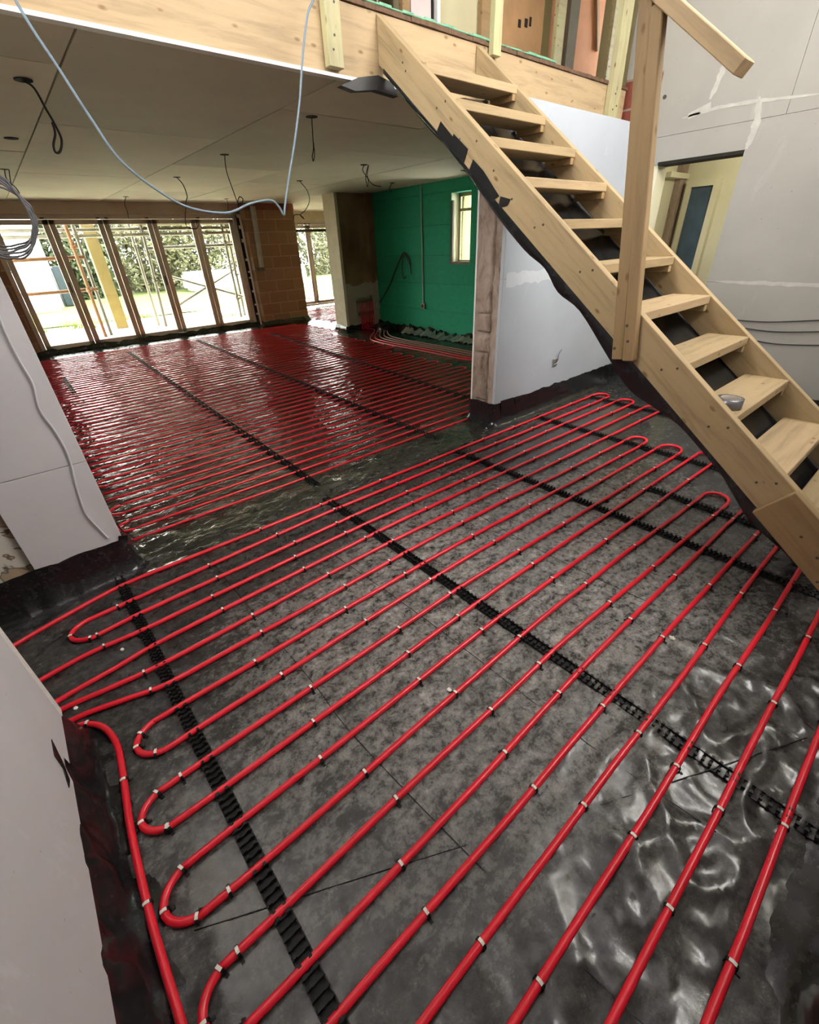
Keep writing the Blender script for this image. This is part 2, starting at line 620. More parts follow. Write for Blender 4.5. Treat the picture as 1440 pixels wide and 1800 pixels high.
def tube(bm, pts, r, seg=8, mi=0):
    pts = [Vector(p) for p in pts]
    q = [pts[0]]
    for p in pts[1:]:
        if (p - q[-1]).length > 1e-5:
            q.append(p)
    pts = q
    n = len(pts)
    t0 = (pts[1] - pts[0]).normalized()
    up = Vector((0, 0, 1)) if abs(t0.z) < 0.9 else Vector((1, 0, 0))
    nrm = (up - t0 * t0.dot(up)).normalized()
    rings = []
    for i in range(n):
        if i == 0:
            t = t0
        elif i == n - 1:
            t = (pts[-1] - pts[-2]).normalized()
        else:
            t = ((pts[i + 1] - pts[i]).normalized() + (pts[i] - pts[i - 1]).normalized())
            t = t.normalized() if t.length > 1e-6 else (pts[i + 1] - pts[i]).normalized()
        nn = nrm - t * t.dot(nrm)
        nrm = nn.normalized() if nn.length > 1e-6 else t.orthogonal().normalized()
        bi = t.cross(nrm)
        rings.append([bm.verts.new(pts[i] + (nrm * math.cos(a) + bi * math.sin(a)) * r) for a in [2 * math.pi * k / seg for k in range(seg)]])
    for i in range(n - 1):
        for k in range(seg):
            f = bm.faces.new([rings[i][k], rings[i][(k + 1) % seg], rings[i + 1][(k + 1) % seg], rings[i + 1][k]])
            f.smooth = True
            f.material_index = mi
    for R_ in (rings[0][::-1], rings[-1]):
        f = bm.faces.new(R_)
        f.material_index = mi


def tube_obj(name, pts, r, mat, parent=None, seg=8, sub=6):
    bm = bmesh.new()
    tube(bm, catmull(pts, sub) if sub else pts, r, seg)
    return finish(name, bm, mat, parent)


def cyl(bm, c, r, h, seg=16, axis=2, mi=0):
    c = Vector(c)
    d = Vector((axis == 0, axis == 1, axis == 2))
    tube(bm, [c, c + d * h], r, seg, mi)


def strip(name, path, rows, mat, parent=None, wob=0.006, seed=0, smooth=True, res=0.04, thick=0.0012):
    """a draped strip: path is a 2D polyline on the floor plan (x,y), rows are (outward offset, z).
    outward = left-hand normal of the path"""
    P = [Vector((p[0], p[1], 0)) for p in path]
    pts = []
    for i in range(len(P) - 1):
        L = (P[i + 1] - P[i]).length
        k = max(1, int(L / res))
        for j in range(k):
            pts.append(P[i].lerp(P[i + 1], j / k))
    pts.append(P[-1])
    bm = bmesh.new()
    grid = []
    for i, p in enumerate(pts):
        a = pts[max(i - 1, 0)]
        b = pts[min(i + 1, len(pts) - 1)]
        t = (b - a).normalized()
        nrm = Vector((-t.y, t.x, 0))
        rw = []
        for (o, z) in rows:
            q = p * 1.0
            k = noise.noise(Vector((p.x * 9 + seed, p.y * 9, z * 14))) * wob * 2 + noise.noise(Vector((p.x * 31 + seed, p.y * 31, z * 30))) * wob * 0.6
            zz = z + (0 if z < 0.008 else k * 1.2)
            rw.append(bm.verts.new((q.x + nrm.x * (o + max(k, -wob * 0.4)), q.y + nrm.y * (o + max(k, -wob * 0.4)), zz)))
        grid.append(rw)
    for i in range(len(grid) - 1):
        for j in range(len(rows) - 1):
            f = bm.faces.new([grid[i][j], grid[i + 1][j], grid[i + 1][j + 1], grid[i][j + 1]])
            f.smooth = smooth
    return finish(name, bm, mat, parent)


def recenter(root, parts=()):
    return root


# ------------------------------------------------------------------ setting : shell
ZC = 2.40          # underside of the far ceiling
YB = 2.95          # face of the edge beam
XR = 5.35          # big right wall
YW = 2.58          # blue plasterboard wall under the beam

struct(box('floor', -1.8, 9.0, -0.6, 13.3, -0.12, -0.012, CONC))

# near-left wall (white plasterboard runs towards the camera)
struct(box('wall_near_left', -0.52, -0.392, -0.6, 1.585, -0.01, 5.2, CONC))
nb = empty('wall_board_near_left', (-0.38, 0.5, 0.15))
nb['kind'] = 'structure'
bm = bmesh.new()
add_box(bm, -0.389, -0.375, -0.45, 1.60, 0.150, 5.2)
add_box(bm, -0.53, -0.392, 1.588, 1.60, 0.150, 5.2)
bmesh.ops.bevel(bm, geom=bm.edges[:], offset=0.004, segments=2, affect='EDGES', clamp_overlap=True)
finish('plasterboard', bm, PB_WHITE, nb)
bm = bmesh.new()
prev = None
for i in range(60):
    z0 = 0.15 + i * 0.035
    add_box(bm, -0.3755, -0.3725, 1.572 - 0.006 * random.Random(i).random(), 1.603, z0, z0 + 0.035)
finish('corner_bead', bm, WHITE, nb)
# passage on the left
struct(box('wall_left', -1.75, -1.65, -0.6, 2.6, -0.01, 3.0, PB_GREY))
struct(box('wall_passage_near', -1.65, -0.52, -0.6, -0.5, -0.01, 3.0, PB_GREY))
struct(box('ceiling_passage', -1.75, -0.45, -0.6, 2.6, 2.4, 2.5, PB_GREY))

# pier / left wall of the far room
struct(box('wall_pier', -1.65, 0.028, 2.61, 2.9, -0.01, 5.2, CRACK))
pb = empty('wall_board_pier', (-0.16, 2.6, 0.2))
pb['kind'] = 'structure'


def quad_board(name, xa, xb, y0, y1, za0, zb0, z1, mat, parent):
    bm = bmesh.new()
    prism(bm, [(xa, za0), (xb, zb0), (xb, z1), (xa, z1)], y0, y1, 1)
    bmesh.ops.bevel(bm, geom=bm.edges[:], offset=0.0015, segments=1, affect='EDGES', clamp_overlap=True)
    return finish(name, bm, mat, parent)


quad_board('plasterboard', -0.362, 0.039, 2.58, 2.61, 0.13, 0.215, 0.683, PB_WHITE, pb)
quad_board('plasterboard', -0.362, 0.039, 2.58, 2.61, 0.686, 0.686, 5.2, PB_WHITE, pb)
struct(box('wall_left_far', -0.12, 0.028, 2.9, 11.3, -0.01, 2.42, PB_GREY))

# blue plasterboard wall, its raw end and column
struct(box('wall_centre', 3.315, XR + 0.2, 2.61, 2.86, -0.01, 2.40, CONC))
cb = empty('wall_board_centre', (4.2, 2.59, 0.1))
cb['kind'] = 'structure'
JZ = 1.27
quad_board('plasterboard', 3.20, XR, 2.58, 2.61, 0.20, 0.10, JZ - 0.001, PB_BLUE, cb)
quad_board('plasterboard', 3.20, XR, 2.58, 2.61, JZ + 0.001, JZ + 0.001, 2.395, PB_BLUE, cb)
# plaster smear along the board joint
bm = bmesh.new()
rr = random.Random(5)
N = 40
top = []
botm = []
for i in range(N + 1):
    x = 3.25 + (XR - 0.1 - 3.25) * i / N
    top.append((x, JZ + 0.03 + 0.02 * rr.random()))
    botm.append((x, JZ - 0.04 - 0.03 * rr.random()))
tv = [bm.verts.new((x, 2.5785, z)) for x, z in top]
bv = [bm.verts.new((x, 2.5785, z)) for x, z in botm]
for i in range(N):
    bm.faces.new([bv[i], bv[i + 1], tv[i + 1], tv[i]])
finish('joint_plaster', bm, mottled('joint_filler', (0.54, 0.57, 0.60), 0.05, 8), cb)

# raw end of that wall : two ragged plaster strips with a deep groove, built as one lumpy relief
bm = bmesh.new()
NY, NZ = 46, 190
yA, yB_ = 2.578, 2.868
g = []
for i in range(NY + 1):
    y = yA + (yB_ - yA) * i / NY
    rowv = []
    for k in range(NZ + 1):
        z = 0.19 + (2.395 - 0.19) * k / NZ
        c = 2.70 + 0.018 * noise.noise(Vector((0, 0, z * 4.0))) + 0.012 * noise.noise(Vector((3, 0, z * 14)))
        wd = 0.020 + 0.016 * noise.noise(Vector((7, 0, z * 6)))
        dd = abs(y - c)
        gr = max(0.0, 1 - dd / max(wd, 0.006))
        gr = min(1, gr * 2.2)
        x = 3.206 + 0.085 * gr
        lump = noise.noise(Vector((y * 16, z * 9, 1))) * 0.010 + noise.noise(Vector((y * 45, z * 32, 4))) * 0.005
        if y > c:
            x += 0.012 + lump * 1.6
            # horizontal brick-like breaks low down
            br = noise.noise(Vector((0.5, z * 20, 9)))
            if z < 1.05 and br > 0.42 and gr < 0.1:
                x += 0.02
        else:
            x += lump * 0.7
        if y > 2.846:
            x = 3.200
        rowv.append(bm.verts.new((x, y, z)))
    g.append(rowv)
for i in range(NY):
    for k in range(NZ):
        bm.faces.new([g[i][k], g[i][k + 1], g[i + 1][k + 1], g[i + 1][k]]).smooth = True
we = finish('trim_1', bm, REVEAL)
struct(we)
struct(box('trim_2', 3.195, 3.225, 2.862, 2.878, 0.19, 2.395, WHITE))
struct(box('trim_3', 3.296, 3.315, 2.60, 2.862, -0.01, 2.395, REVEAL))

# green wall with a window hole
gw = empty('wall_green', (6.2, 5.5, 0))
gw['kind'] = 'structure'
gy0, gy1, gz0, gz1 = 5.72, 6.18, 1.22, 2.22
bm = bmesh.new()
add_box(bm, 6.2, 6.45, 3.05, gy0, 0.0, ZC)
add_box(bm, 6.2, 6.45, gy1, 8.6, 0.0, ZC)
add_box(bm, 6.2, 6.45, gy0, gy1, 0.0, gz0)
add_box(bm, 6.2, 6.45, gy0, gy1, gz1, ZC)
finish('green_blockwork', bm, GREENW, gw)
bm = bmesh.new()
add_box(bm, 6.215, 6.44, gy1 - 0.012, gy1, gz0, gz1)
add_box(bm, 6.215, 6.44, gy0, gy0 + 0.012, gz0, gz1)
add_box(bm, 6.215, 6.44, gy0, gy1, gz0, gz0 + 0.012)
finish('reveal_lining', bm, CREAM, gw)
bm = bmesh.new()
add_box(bm, 6.195, 6.33, gy0 + 0.005, gy1 + 0.01, gz0 - 0.01, gz0 + 0.03)
add_box(bm, 6.205, 6.24, gy1 - 0.05, gy1, gz0, gz1 - 0.1)
finish('broken_edge', bm, DARKG, gw)
w3 = empty('window_3', (6.42, 5.95, 1.7))
w3['kind'] = 'structure'
bm = bmesh.new()
for (a, b, c, d) in ((gy0, gy0 + 0.05, gz0, gz1), (gy1 - 0.05, gy1, gz0, gz1), (gy0, gy1, gz0, gz0 + 0.05), (gy0, gy1, gz1 - 0.05, gz1), (gy0, gy1, 1.97, 2.01)):
    add_box(bm, 6.39, 6.43, a, b, c, d)
finish('window_frame', bm, WOOD_G, w3)
box('pane', 6.405, 6.411, gy0 + 0.04, gy1 - 0.04, gz0 + 0.04, gz1 - 0.04, GLASS, w3)

# stub wall carrying the manifold
struct(box('wall_manifold', 5.45, 6.55, 8.42, 8.78, 0.0, ZC, MANW))
struct(box('wall_stub_end', 5.40, 5.46, 8.415, 8.83, 0.06, ZC, STUBC))
struct(box('trim_7', 6.06, 6.2, 8.30, 8.42, 0.06, ZC, MANW))

# block wall between the two windows, window walls
bw_ = struct(box('wall_block', 4.60, 5.76, 10.72, 11.05, 0.0, ZC, BLOCK))
struct(box('wall_block_return', 5.40, 5.74, 11.05, 13.1, 0.0, ZC, BLOCK))
struct(box('trim_4', 4.58, 5.77, 10.71, 11.0, ZC - 0.12, ZC - 0.002, REDDUST))
struct(box('wall_far_head', 0.0, 4.62, 10.93, 11.3, 2.21, ZC, mottled('head_panel', (0.62, 0.56, 0.44), 0.1, 2))) 
struct(box('wall_patio_head', 5.74, 8.9, 12.93, 13.3, 2.16, ZC, STUBC))
struct(box('wall_right_far', 8.75, 8.9, 8.0, 13.3, 0.0, ZC, STUBC))
struct(box('wall_behind_manifold', 6.45, 8.9, 8.6, 8.75, 0.0, ZC, STUBC))
struct(box('trim_5', 0.028, 0.27, 10.93, 11.2, -0.01, ZC, BLOCK))
struct(box('trim_6', 8.45, 8.75, 12.93, 13.2, 0.0, 2.3, STUBC))

# ceiling : individual plasterboards with open joints
cl = empty('ceiling', (3, 7, ZC))
cl['kind'] = 'structure'
bm = bmesh.new()
xs = [-0.12, 0.69, 2.03, 3.37, 4.71, 6.05, 7.39, 8.9]
stag = [3.55, 4.95, 3.75, 4.87, 3.6, 4.9, 3.6]
rr = random.Random(2)
for i in range(len(xs) - 1):
    y = YB + 0.005
    nxt = stag[i]
    while y < 13.2:
        y1 = min(nxt, 13.25)
        dz = rr.random() * 0.003
        add_box(bm, xs[i] + 0.005, xs[i + 1] - 0.005, y, y1 - 0.009, ZC + dz, ZC + 0.012 + dz)
        y = y1
        nxt += 2.68
finish('plasterboards', bm, PB_CEIL, cl)
box('backing', -0.12, 8.9, YB + 0.01, 13.3, ZC + 0.016, ZC + 0.03, DARK, cl)
box('board_edge', 0.03, 3.2, YB - 0.02, YB + 0.03, ZC - 0.004, ZC + 0.012, WHITE, cl)

# upper floor
struct(box('floor_upper', 0.0, 8.9, YB + 0.045, 13.3, ZC + 0.03, 2.72, DECKM))
bm = bmesh.new()
rx0, rx1, ry0, ry1 = 4.0, 5.1, -0.35, 0.45  # unseen roof opening, added to let light onto the near floor
add_box(bm, -1.8, rx0, -0.7, 7.2, 5.2, 5.32)
add_box(bm, rx1, 9.0, -0.7, 7.2, 5.2, 5.32)
add_box(bm, rx0, rx1, -0.7, ry0, 5.2, 5.32)
add_box(bm, rx0, rx1, ry1, 7.2, 5.2, 5.32)
struct(finish('ceiling_high', bm, PB_WHITE))
w5 = empty('added_window_5', (4.3, 0.3, 5.26))
w5['kind'] = 'structure'
bm = bmesh.new()
for a, b, c, d in ((rx0, rx1, ry0, ry0 + 0.05), (rx0, rx1, ry1 - 0.05, ry1), (rx0, rx0 + 0.05, ry0 + 0.05, ry1 - 0.05), (rx1 - 0.05, rx1, ry0 + 0.05, ry1 - 0.05)):
    add_box(bm, a, b, c, d, 5.22, 5.30)
finish('window_frame', bm, WHITE, w5)
struct(box('wall_upper_back', -0.6, 9.0, 6.5, 6.65, 2.72, 5.2, CREAMP))
bm = bmesh.new()
for a, b, c, d in ((-0.6, 3.15, 2.6, 5.2), (4.05, 6.6, 2.6, 5.2), (3.15, 4.05, 2.6, 3.2), (3.15, 4.05, 4.6, 5.2)):  # leaves an added, unseen window hole that lights the upstairs panels
    add_box(bm, 8.9, 9.0, a, b, c, d)
struct(finish('wall_upper_right', bm, CREAMP))
struct(box('wall_upper_front', 5.57, 9.0, 2.8, 2.9, 2.5, 5.2, CREAMP))
struct(box('wall_upper_left', -0.15, 0.0, 2.9, 6.5, 2.5, 5.2, PB_GREY))

# right wall with doorway
dw = empty('wall_right', (XR, 1.0, 0))
dw['kind'] = 'structure'
dy0, dy1, dz1 = 1.775, 2.50, 2.11
bm = bmesh.new()
e = 0.0015
JR = 1.12
add_box(bm, XR, XR + 0.015, -0.5, dy0, 0.17, JR - e)
add_box(bm, XR, XR + 0.015, -0.5, dy0, JR + e, 2.32 - e)
add_box(bm, XR, XR + 0.015, dy0, 2.93, dz1, 2.32 - e)
add_box(bm, XR, XR + 0.015, -0.5, 1.55 - e, 2.32 + e, 5.2)
add_box(bm, XR, XR + 0.015, 1.55 + e, 2.62, 2.32 + e, 5.2)
add_box(bm, XR, XR + 0.015, 2.62, 2.97, 2.80, 5.2)
finish('plasterboard', bm, PB_GREY, dw)
bm = bmesh.new()
add_box(bm, XR + 0.016, XR + 0.22, -0.6, dy0, 0.0, 5.2)
add_box(bm, XR + 0.016, XR + 0.22, dy0, dy1, dz1 + 0.02, 5.2)
add_box(bm, XR + 0.016, XR + 0.22, dy1, 2.58, 0.0, 5.2)
finish('masonry', bm, CREAM, dw)
box('brickwork', XR + 0.002, XR + 0.22, 2.581, 2.97, 2.42, 2.80, BRICK, dw)
box('upper_masonry', XR + 0.016, XR + 0.22, 2.581, 2.97, 2.80, 5.2, CREAM, dw)
box('lintel', XR - 0.004, XR + 0.2, dy0 - 0.0, dy1, dz1 - 0.008, dz1 + 0.018, DARK, dw)
# paler filler smears on the boards


def smear(name, parent, X, pts_yz, width, mat, seed):
    rr = random.Random(seed)
    bm = bmesh.new()
    pts = catmull([(X, y, z) for y, z in pts_yz], 8)
    L, R_ = [], []
    for i, p in enumerate(pts):
        a = pts[max(i - 1, 0)]
        b = pts[min(i + 1, len(pts) - 1)]
        t = (b - a).normalized()
        nn = Vector((0, -t.z, t.y))
        k = math.sin(math.pi * min(1, (i + 0.5) / len(pts))) ** 0.5
        L.append(bm.verts.new(p + nn * width * k * (0.5 + 0.5 * rr.random())))
        R_.append(bm.verts.new(p - nn * width * k * (0.5 + 0.5 * rr.random())))
    for i in range(len(L) - 1):
        bm.faces.new([L[i], L[i + 1], R_[i + 1], R_[i]])
    return finish(name, bm, mat, parent)


FILL = mottled('pale_filler', (0.45, 0.435, 0.40), 0.12, 12, rough=0.85)
smear('filler_smear', dw, XR - 0.0012, [(1.7, 1.125), (1.3, 1.12), (0.8, 1.115), (0.3, 1.12)], 0.022, FILL, 1)
px_s = [(1300, 250), (1268, 175), (1235, 160), (1200, 330)]
smear('filler_smear', dw, XR - 0.0012, [tuple(at_x(*p, XR)[1:]) for p in [(1312, 262), (1330, 215), (1335, 170)]], 0.035, FILL, 2)
smear('filler_smear', dw, XR - 0.0012, [tuple(at_x(*p, XR)[1:]) for p in [(1200, 208), (1260, 190), (1330, 178), (1440, 165)]], 0.016, FILL, 3)
smear('filler_smear', dw, XR - 0.0012, [tuple(at_x(*p, XR)[1:]) for p in [(1248, 175), (1268, 130), (1275, 105)]], 0.03, FILL, 4)
smear('filler_smear', dw, XR - 0.0012, [tuple(at_x(*p, XR)[1:]) for p in [(1210, 205), (1250, 185)]], 0.03, FILL, 5)

# room behind the doorway
struct(box('wall_hall_back', 6.80, 6.95, 0.6, 3.6, 0.0, 2.6, CREAM))
struct(box('wall_hall_side', 5.57, 6.8, 0.62, 0.75, 0.0, 2.6, CREAM))
struct(box('wall_hall_far', 5.57, 6.8, 2.87, 3.0, 0.0, 2.6, CREAM))
struct(box('ceiling_hall', 5.57, 6.95, 0.6, 3.0, 2.42, 2.5, CREAM))
d1 = empty('door_1', (6.78, 2.55, 0))
d1['kind'] = 'structure'
bm = bmesh.new()
add_box(bm, 6.72, 6.80, 2.385, 2.45, 0.0, 2.05)
add_box(bm, 6.72, 6.80, 2.69, 2.75, 0.0, 2.05)
add_box(bm, 6.72, 6.80, 2.45, 2.69, 1.99, 2.05)
finish('door_frame', bm, CREAM, d1)
box('glazed_panel', 6.75, 6.77, 2.45, 2.69, 0.0, 1.99, BLUEG, d1)
struct(box('trim_8', 6.66, 6.80, 2.80, 2.87, 0.0, 2.30, REVEAL))
struct(box('trim_9', 6.3, 6.80, 2.77, 2.87, 2.08, 2.13, CREAM))
add_light('hall_lamp', 'POINT', (6.1, 1.9, 2.25), (6.1, 1.9, 0), 11, 0.06, (1, 0.94, 0.78))

# rear wall (behind the camera) with an added, unseen window to light the near room
rw = empty('wall_rear', (2.4, -0.45, 0))
rw['kind'] = 'structure'
bm = bmesh.new()
wx0, wx1, wz0, wz1 = 1.7, 4.3, 3.1, 4.25
add_box(bm, -0.6, wx0, -0.55, -0.415, 0.20, 5.2)
add_box(bm, wx1, XR + 0.2, -0.55, -0.415, 0.20, 5.2)
add_box(bm, wx0, wx1, -0.55, -0.415, 0.20, wz0)
add_box(bm, wx0, wx1, -0.55, -0.415, wz1, 5.2)
finish('plasterboard', bm, PB_WHITE, rw)
box('plinth', -0.6, XR + 0.2, -0.56, -0.45, -0.01, 0.2, CONC, rw)
w4 = empty('added_window_4', (2.9, -0.5, 3.75))
w4['kind'] = 'structure'
bm = bmesh.new()
for a, b, c, d in ((wx0, wx1, wz0, wz0 + 0.06), (wx0, wx1, wz1 - 0.06, wz1), (wx0, wx0 + 0.06, wz0, wz1), (wx1 - 0.06, wx1, wz0, wz1), (2.97, 3.03, wz0, wz1)):
    add_box(bm, a, b, -0.52, -0.46, c, d)
finish('window_frame', bm, WHITE, w4)

# ------------------------------------------------------------------ windows of the far room
def bifold(name, x0, x1, y, z0, z1, muls, pw, handles=()):
    root = empty(name, ((x0 + x1) / 2, y, z0))
    root['kind'] = 'structure'
    bm = bmesh.new()
    add_box(bm, x0, x1, y, y + 0.07, z1 - 0.07, z1)
    add_box(bm, x0, x1, y, y + 0.07, z0, z0 + 0.05)
    add_box(bm, x0, x0 + 0.07, y, y + 0.07, z0, z1)
    add_box(bm, x1 - 0.07, x1, y, y + 0.07, z0, z1)
    bmesh.ops.bevel(bm, geom=bm.edges[:], offset=0.004, segments=1, affect='EDGES', clamp_overlap=True)
    finish('outer_frame', bm, FRAME, root)
    edges = [x0 + 0.07] + list(muls) + [x1 - 0.07]
    for i in range(len(edges) - 1):
        a = edges[i] + 0.004
        b = edges[i + 1] - 0.004
        bm = bmesh.new()
        add_box(bm, a, b, y + 0.01, y + 0.065, z1 - 0.15, z1 - 0.075)
        add_box(bm, a, b, y + 0.01, y + 0.065, z0 + 0.055, z0 + 0.13)
        add_box(bm, a, a + pw, y + 0.01, y + 0.065, z0 + 0.055, z1 - 0.075)
        add_box(bm, b - pw, b, y + 0.01, y + 0.065, z0 + 0.055, z1 - 0.075)
        bmesh.ops.bevel(bm, geom=bm.edges[:], offset=0.005, segments=1, affect='EDGES', clamp_overlap=True)
        s = finish('door_leaf', bm, FRAME, root)
        p = box('pane', a + pw - 0.005, b - pw + 0.005, y + 0.03, y + 0.036, z0 + 0.12, z1 - 0.14, GLASS, s)
        p.matrix_parent_inverse = Matrix.Identity(4)
        p.location = (0, 0, 0)
        if i in handles:
            bm = bmesh.new()
            hx = b - pw / 2
            add_box(bm, hx - 0.012, hx + 0.012, y - 0.004, y + 0.012, 1.0, 1.17)
            add_box(bm, hx - 0.009, hx + 0.009, y - 0.03, y - 0.002, 1.13, 1.15)
            add_box(bm, hx - 0.009, hx + 0.009, y - 0.035, y - 0.022, 1.02, 1.15)
            h = finish('door_handle', bm, DARKG, s)
    bm = bmesh.new()
    for mx_ in list(muls):
        for sgn in (-1, 1):
            if random.Random(int(mx_ * 100 + sgn)).random() < 0.7:
                add_box(bm, mx_ + sgn * 0.07 - 0.03, mx_ + sgn * 0.07 + 0.03, y - 0.006, y + 0.004, z1 - 0.062, z1 - 0.045)
    if len(bm.verts):
        finish('hinge_cover', bm, DARK, root)
    else:
        bm.free()
    return root


bifold('window_1', 0.27, 4.52, 11.0, 0.02, 2.21, (1.15, 1.99, 2.82, 3.65), 0.088, handles=(0, 2))
bifold('window_2', 5.76, 8.46, 13.0, 0.04, 2.17, (6.5, 7.36), 0.075)
# ragged plastic cavity closer beside the doors
bm = bmesh.new()
add_box(bm, 4.545, 4.575, 10.86, 10.90, 0.0, 2.2)
rr = random.Random(4)
for z in (0.25, 0.45, 0.72, 1.0, 1.12, 1.35, 1.7, 1.95, 2.15):
    add_box(bm, 4.50, 4.56, 10.875, 10.89, z, z + 0.03 + 0.04 * rr.random())
struct(finish('trim_10', bm, WHITE))
struct(box('trim_11', 4.52, 4.60, 10.93, 11.05, 0.0, 2.3, DARK))

# ------------------------------------------------------------------ floor sheets
NX0, NX1, NY0, NY1 = -1.65, XR + 0.02, -0.45, 2.60


def wr(x, y):
    """wrinkle amount 0..1 on the near sheet"""
    a = math.exp(-((y - 2.62) / 0.28) ** 2)
    b = 1.6 * math.exp(-((x - 1.1) / 0.9) ** 2 - ((y + 0.1) / 0.42) ** 2)
    c = math.exp(-((x + 0.33) / 0.16) ** 2)
    d = math.exp(-((y + 0.25) / 0.35) ** 2)
    return min(1.5, 0.12 + a + b * 1.0 + c * 0.5 + d * 0.5)


def hfun(x, y):
    k = wr(x, y)
    s = 0.5 * noise.noise(Vector((x * 3.1 + y * 1.6, y * 4.3 - x * 1.2, 0.3))) + 0.5 * noise.noise(Vector((x * 7 + 5, y * 7, 1.7)))
    r = 1 - abs(noise.noise(Vector((x * 4.2 - y * 2.5, y * 5.5 + x * 1.5, 8.3)))) * 3.0
    r = max(0, r)
    r2_ = max(0, 1 - abs(noise.noise(Vector((x * 9 + y * 5, y * 9 - x * 4, 3.3)))) * 3.2)
    k *= min(1, max(0.0, (y + 0.36) / 0.14)) * (min(1, max(0, (x + 0.33) / 0.12)) if y < 1.6 else 1) * (min(1, max(0, (2.53 - y) / 0.08)) if (x < 0.05 or x > 3.1) else 1)
    return 0.0006 + k * (0.006 * (s + 0.5) + 0.010 * r ** 2 + 0.005 * r2_ ** 2)


def grid_sheet(name, x0, x1, y0, y1, res, hf, mat, parent, hole=None, resy=None):
    bm = bmesh.new()
    nx = int((x1 - x0) / res)
    ny = int((y1 - y0) / (resy or res))
    g = []
    for i in range(nx + 1):
        x = x0 + (x1 - x0) * i / nx
        g.append([bm.verts.new((x, y0 + (y1 - y0) * j / ny, hf(x, y0 + (y1 - y0) * j / ny))) for j in range(ny + 1)])
    for i in range(nx):
        for j in range(ny):
            cx = x0 + (x1 - x0) * (i + 0.5) / nx
            cy = y0 + (y1 - y0) * (j + 0.5) / ny
            if hole and hole(cx, cy):
                continue
            bm.faces.new([g[i][j], g[i + 1][j], g[i + 1][j + 1], g[i][j + 1]]).smooth = True
    bmesh.ops.delete(bm, geom=[v for v in bm.verts if not v.link_faces], context='VERTS')
    return finish(name, bm, mat, parent)


ns = empty('floor_membrane', (2.0, 1.0, 0))
tag(ns, 'dusty black polythene sheet under the widely spaced red pipes of the front room', 'plastic sheet')
grid_sheet('sheet', NX0, NX1, NY0, NY1, 0.0175, hfun, SHEET_N, ns,
           hole=lambda x, y: (x < -0.40 and y < 1.58))
# skirts of the near sheet, turned up against the walls
strip('upturn', [(-0.66, 1.598), (-0.392, 1.598), (-0.376, 1.590), (-0.371, 1.572), (-0.371, 1.2), (-0.371, -0.40)],
      [(-0.012, 0.19), (-0.010, 0.15), (0.0, 0.115), (0.018, 0.07), (0.032, 0.03), (0.055, 0.008), (0.10, 0.001)], SHEET_K, ns, 0.009, 3, res=0.02)
strip('upturn', [(0.047, 2.95), (0.047, 2.571), (-0.36, 2.571), (-1.64, 2.571)], [(0.0, 0.215), (0.004, 0.17), (0.010, 0.10), (0.03, 0.035), (0.06, 0.008), (0.10, 0.0012)], SHEET_K, ns, 0.008, 11, res=0.03)
strip('upturn', [(3.26, 2.90), (3.183, 2.885), (3.183, 2.565), (3.30, 2.563), (XR - 0.02, 2.563), (XR - 0.02, 2.3)], [(0.0, 0.225), (-0.004, 0.15), (-0.008, 0.08), (-0.02, 0.03), (-0.05, 0.008), (-0.08, 0.0015)], SHEET_K, ns, 0.006, 15, res=0.03)
strip('upturn', [(-0.39, -0.405), (XR, -0.405)], [(0.0, 0.27), (0.006, 0.2), (0.015, 0.12), (0.035, 0.04), (0.08, 0.008), (0.13, 0.001)], SHEET_K, ns, 0.012, 21, res=0.04)
strip('upturn', [(XR - 0.005, -0.40), (XR - 0.005, 2.56)], [(0.0, 0.2), (0.01, 0.1), (0.04, 0.03), (0.09, 0.002)], SHEET_K, ns, 0.010, 25, res=0.05)


def tape_quad(parent, pts, th=0.0015, n=None):
    """flat piece of tape through four 3D corner points, given a little thickness"""
    bm = bmesh.new()
    P = [Vector(p) for p in pts]
    nn = (P[1] - P[0]).cross(P[2] - P[0]).normalized() * th
    if n is not None and nn.dot(Vector(n)) < 0:
        nn = -nn
    A = [bm.verts.new(p) for p in P]
    B = [bm.verts.new(p + nn) for p in P]
    bm.faces.new(A)
    bm.faces.new(B[::-1])
    for i in range(4):
        bm.faces.new([A[i], B[i], B[(i + 1) % 4], A[(i + 1) % 4]])
    return finish('tape', bm, TAPE, parent)


# tape strips holding the upturn on the boards
for q in ([(208, 942), (224, 940), (228, 985), (210, 992)], [(101, 996), (118, 990), (134, 1022), (112, 1030)], [(72, 1027), (79, 1024), (92, 1060), (82, 1062)]):
    tape_quad(ns, [at_y(*p, 2.577) for p in q], 0.002, (0, -1, 0))
tape_quad(ns, [at_x(*p, -0.374) for p in [(90, 1300), (112, 1345), (118, 1362), (95, 1328)]], 0.002, (1, 0, 0))
tape_quad(ns, [at_x(*p, -0.374) for p in [(112, 1345), (122, 1372), (121, 1385), (111, 1352)]], 0.002, (1, 0, 0))
for q in ([(905, 700), (915, 697), (916, 706), (906, 709)], [(1055, 655), (1062, 652), (1064, 690), (1055, 694)], [(880, 705), (903, 698), (905, 730), (882, 738)]):
    tape_quad(ns, [at_y(*p, 2.556) for p in q], 0.002, (0, -1, 0))
# sheet seams pressed flat on the near floor
for pts in ([(0.388, 2.5), (0.395, 1.9), (0.413, 1.2), (0.409, 0.9), (0.46, 0.3), (0.52, -0.2)],
            [(0.93, 2.2), (1.0, 1.2), (1.02, 0.3), (1.05, -0.1)],
            [(-0.22, 0.72), (0.3, 0.46), (0.9, 0.15), (1.6, -0.2)],
            [(1.9, 1.7), (1.86, 1.0), (1.9, 0.3)]):
    tube_obj('sheet_fold', [(x, y, hfun(x, y) + 0.0004) for x, y in pts], 0.0016, SHEET_K, ns, 5, 5)

fs = empty('floor_membrane', (3.5, 7, 0))
tag(fs, 'shiny crinkled polythene sheet under the closely spaced red pipes of the far room', 'plastic sheet')


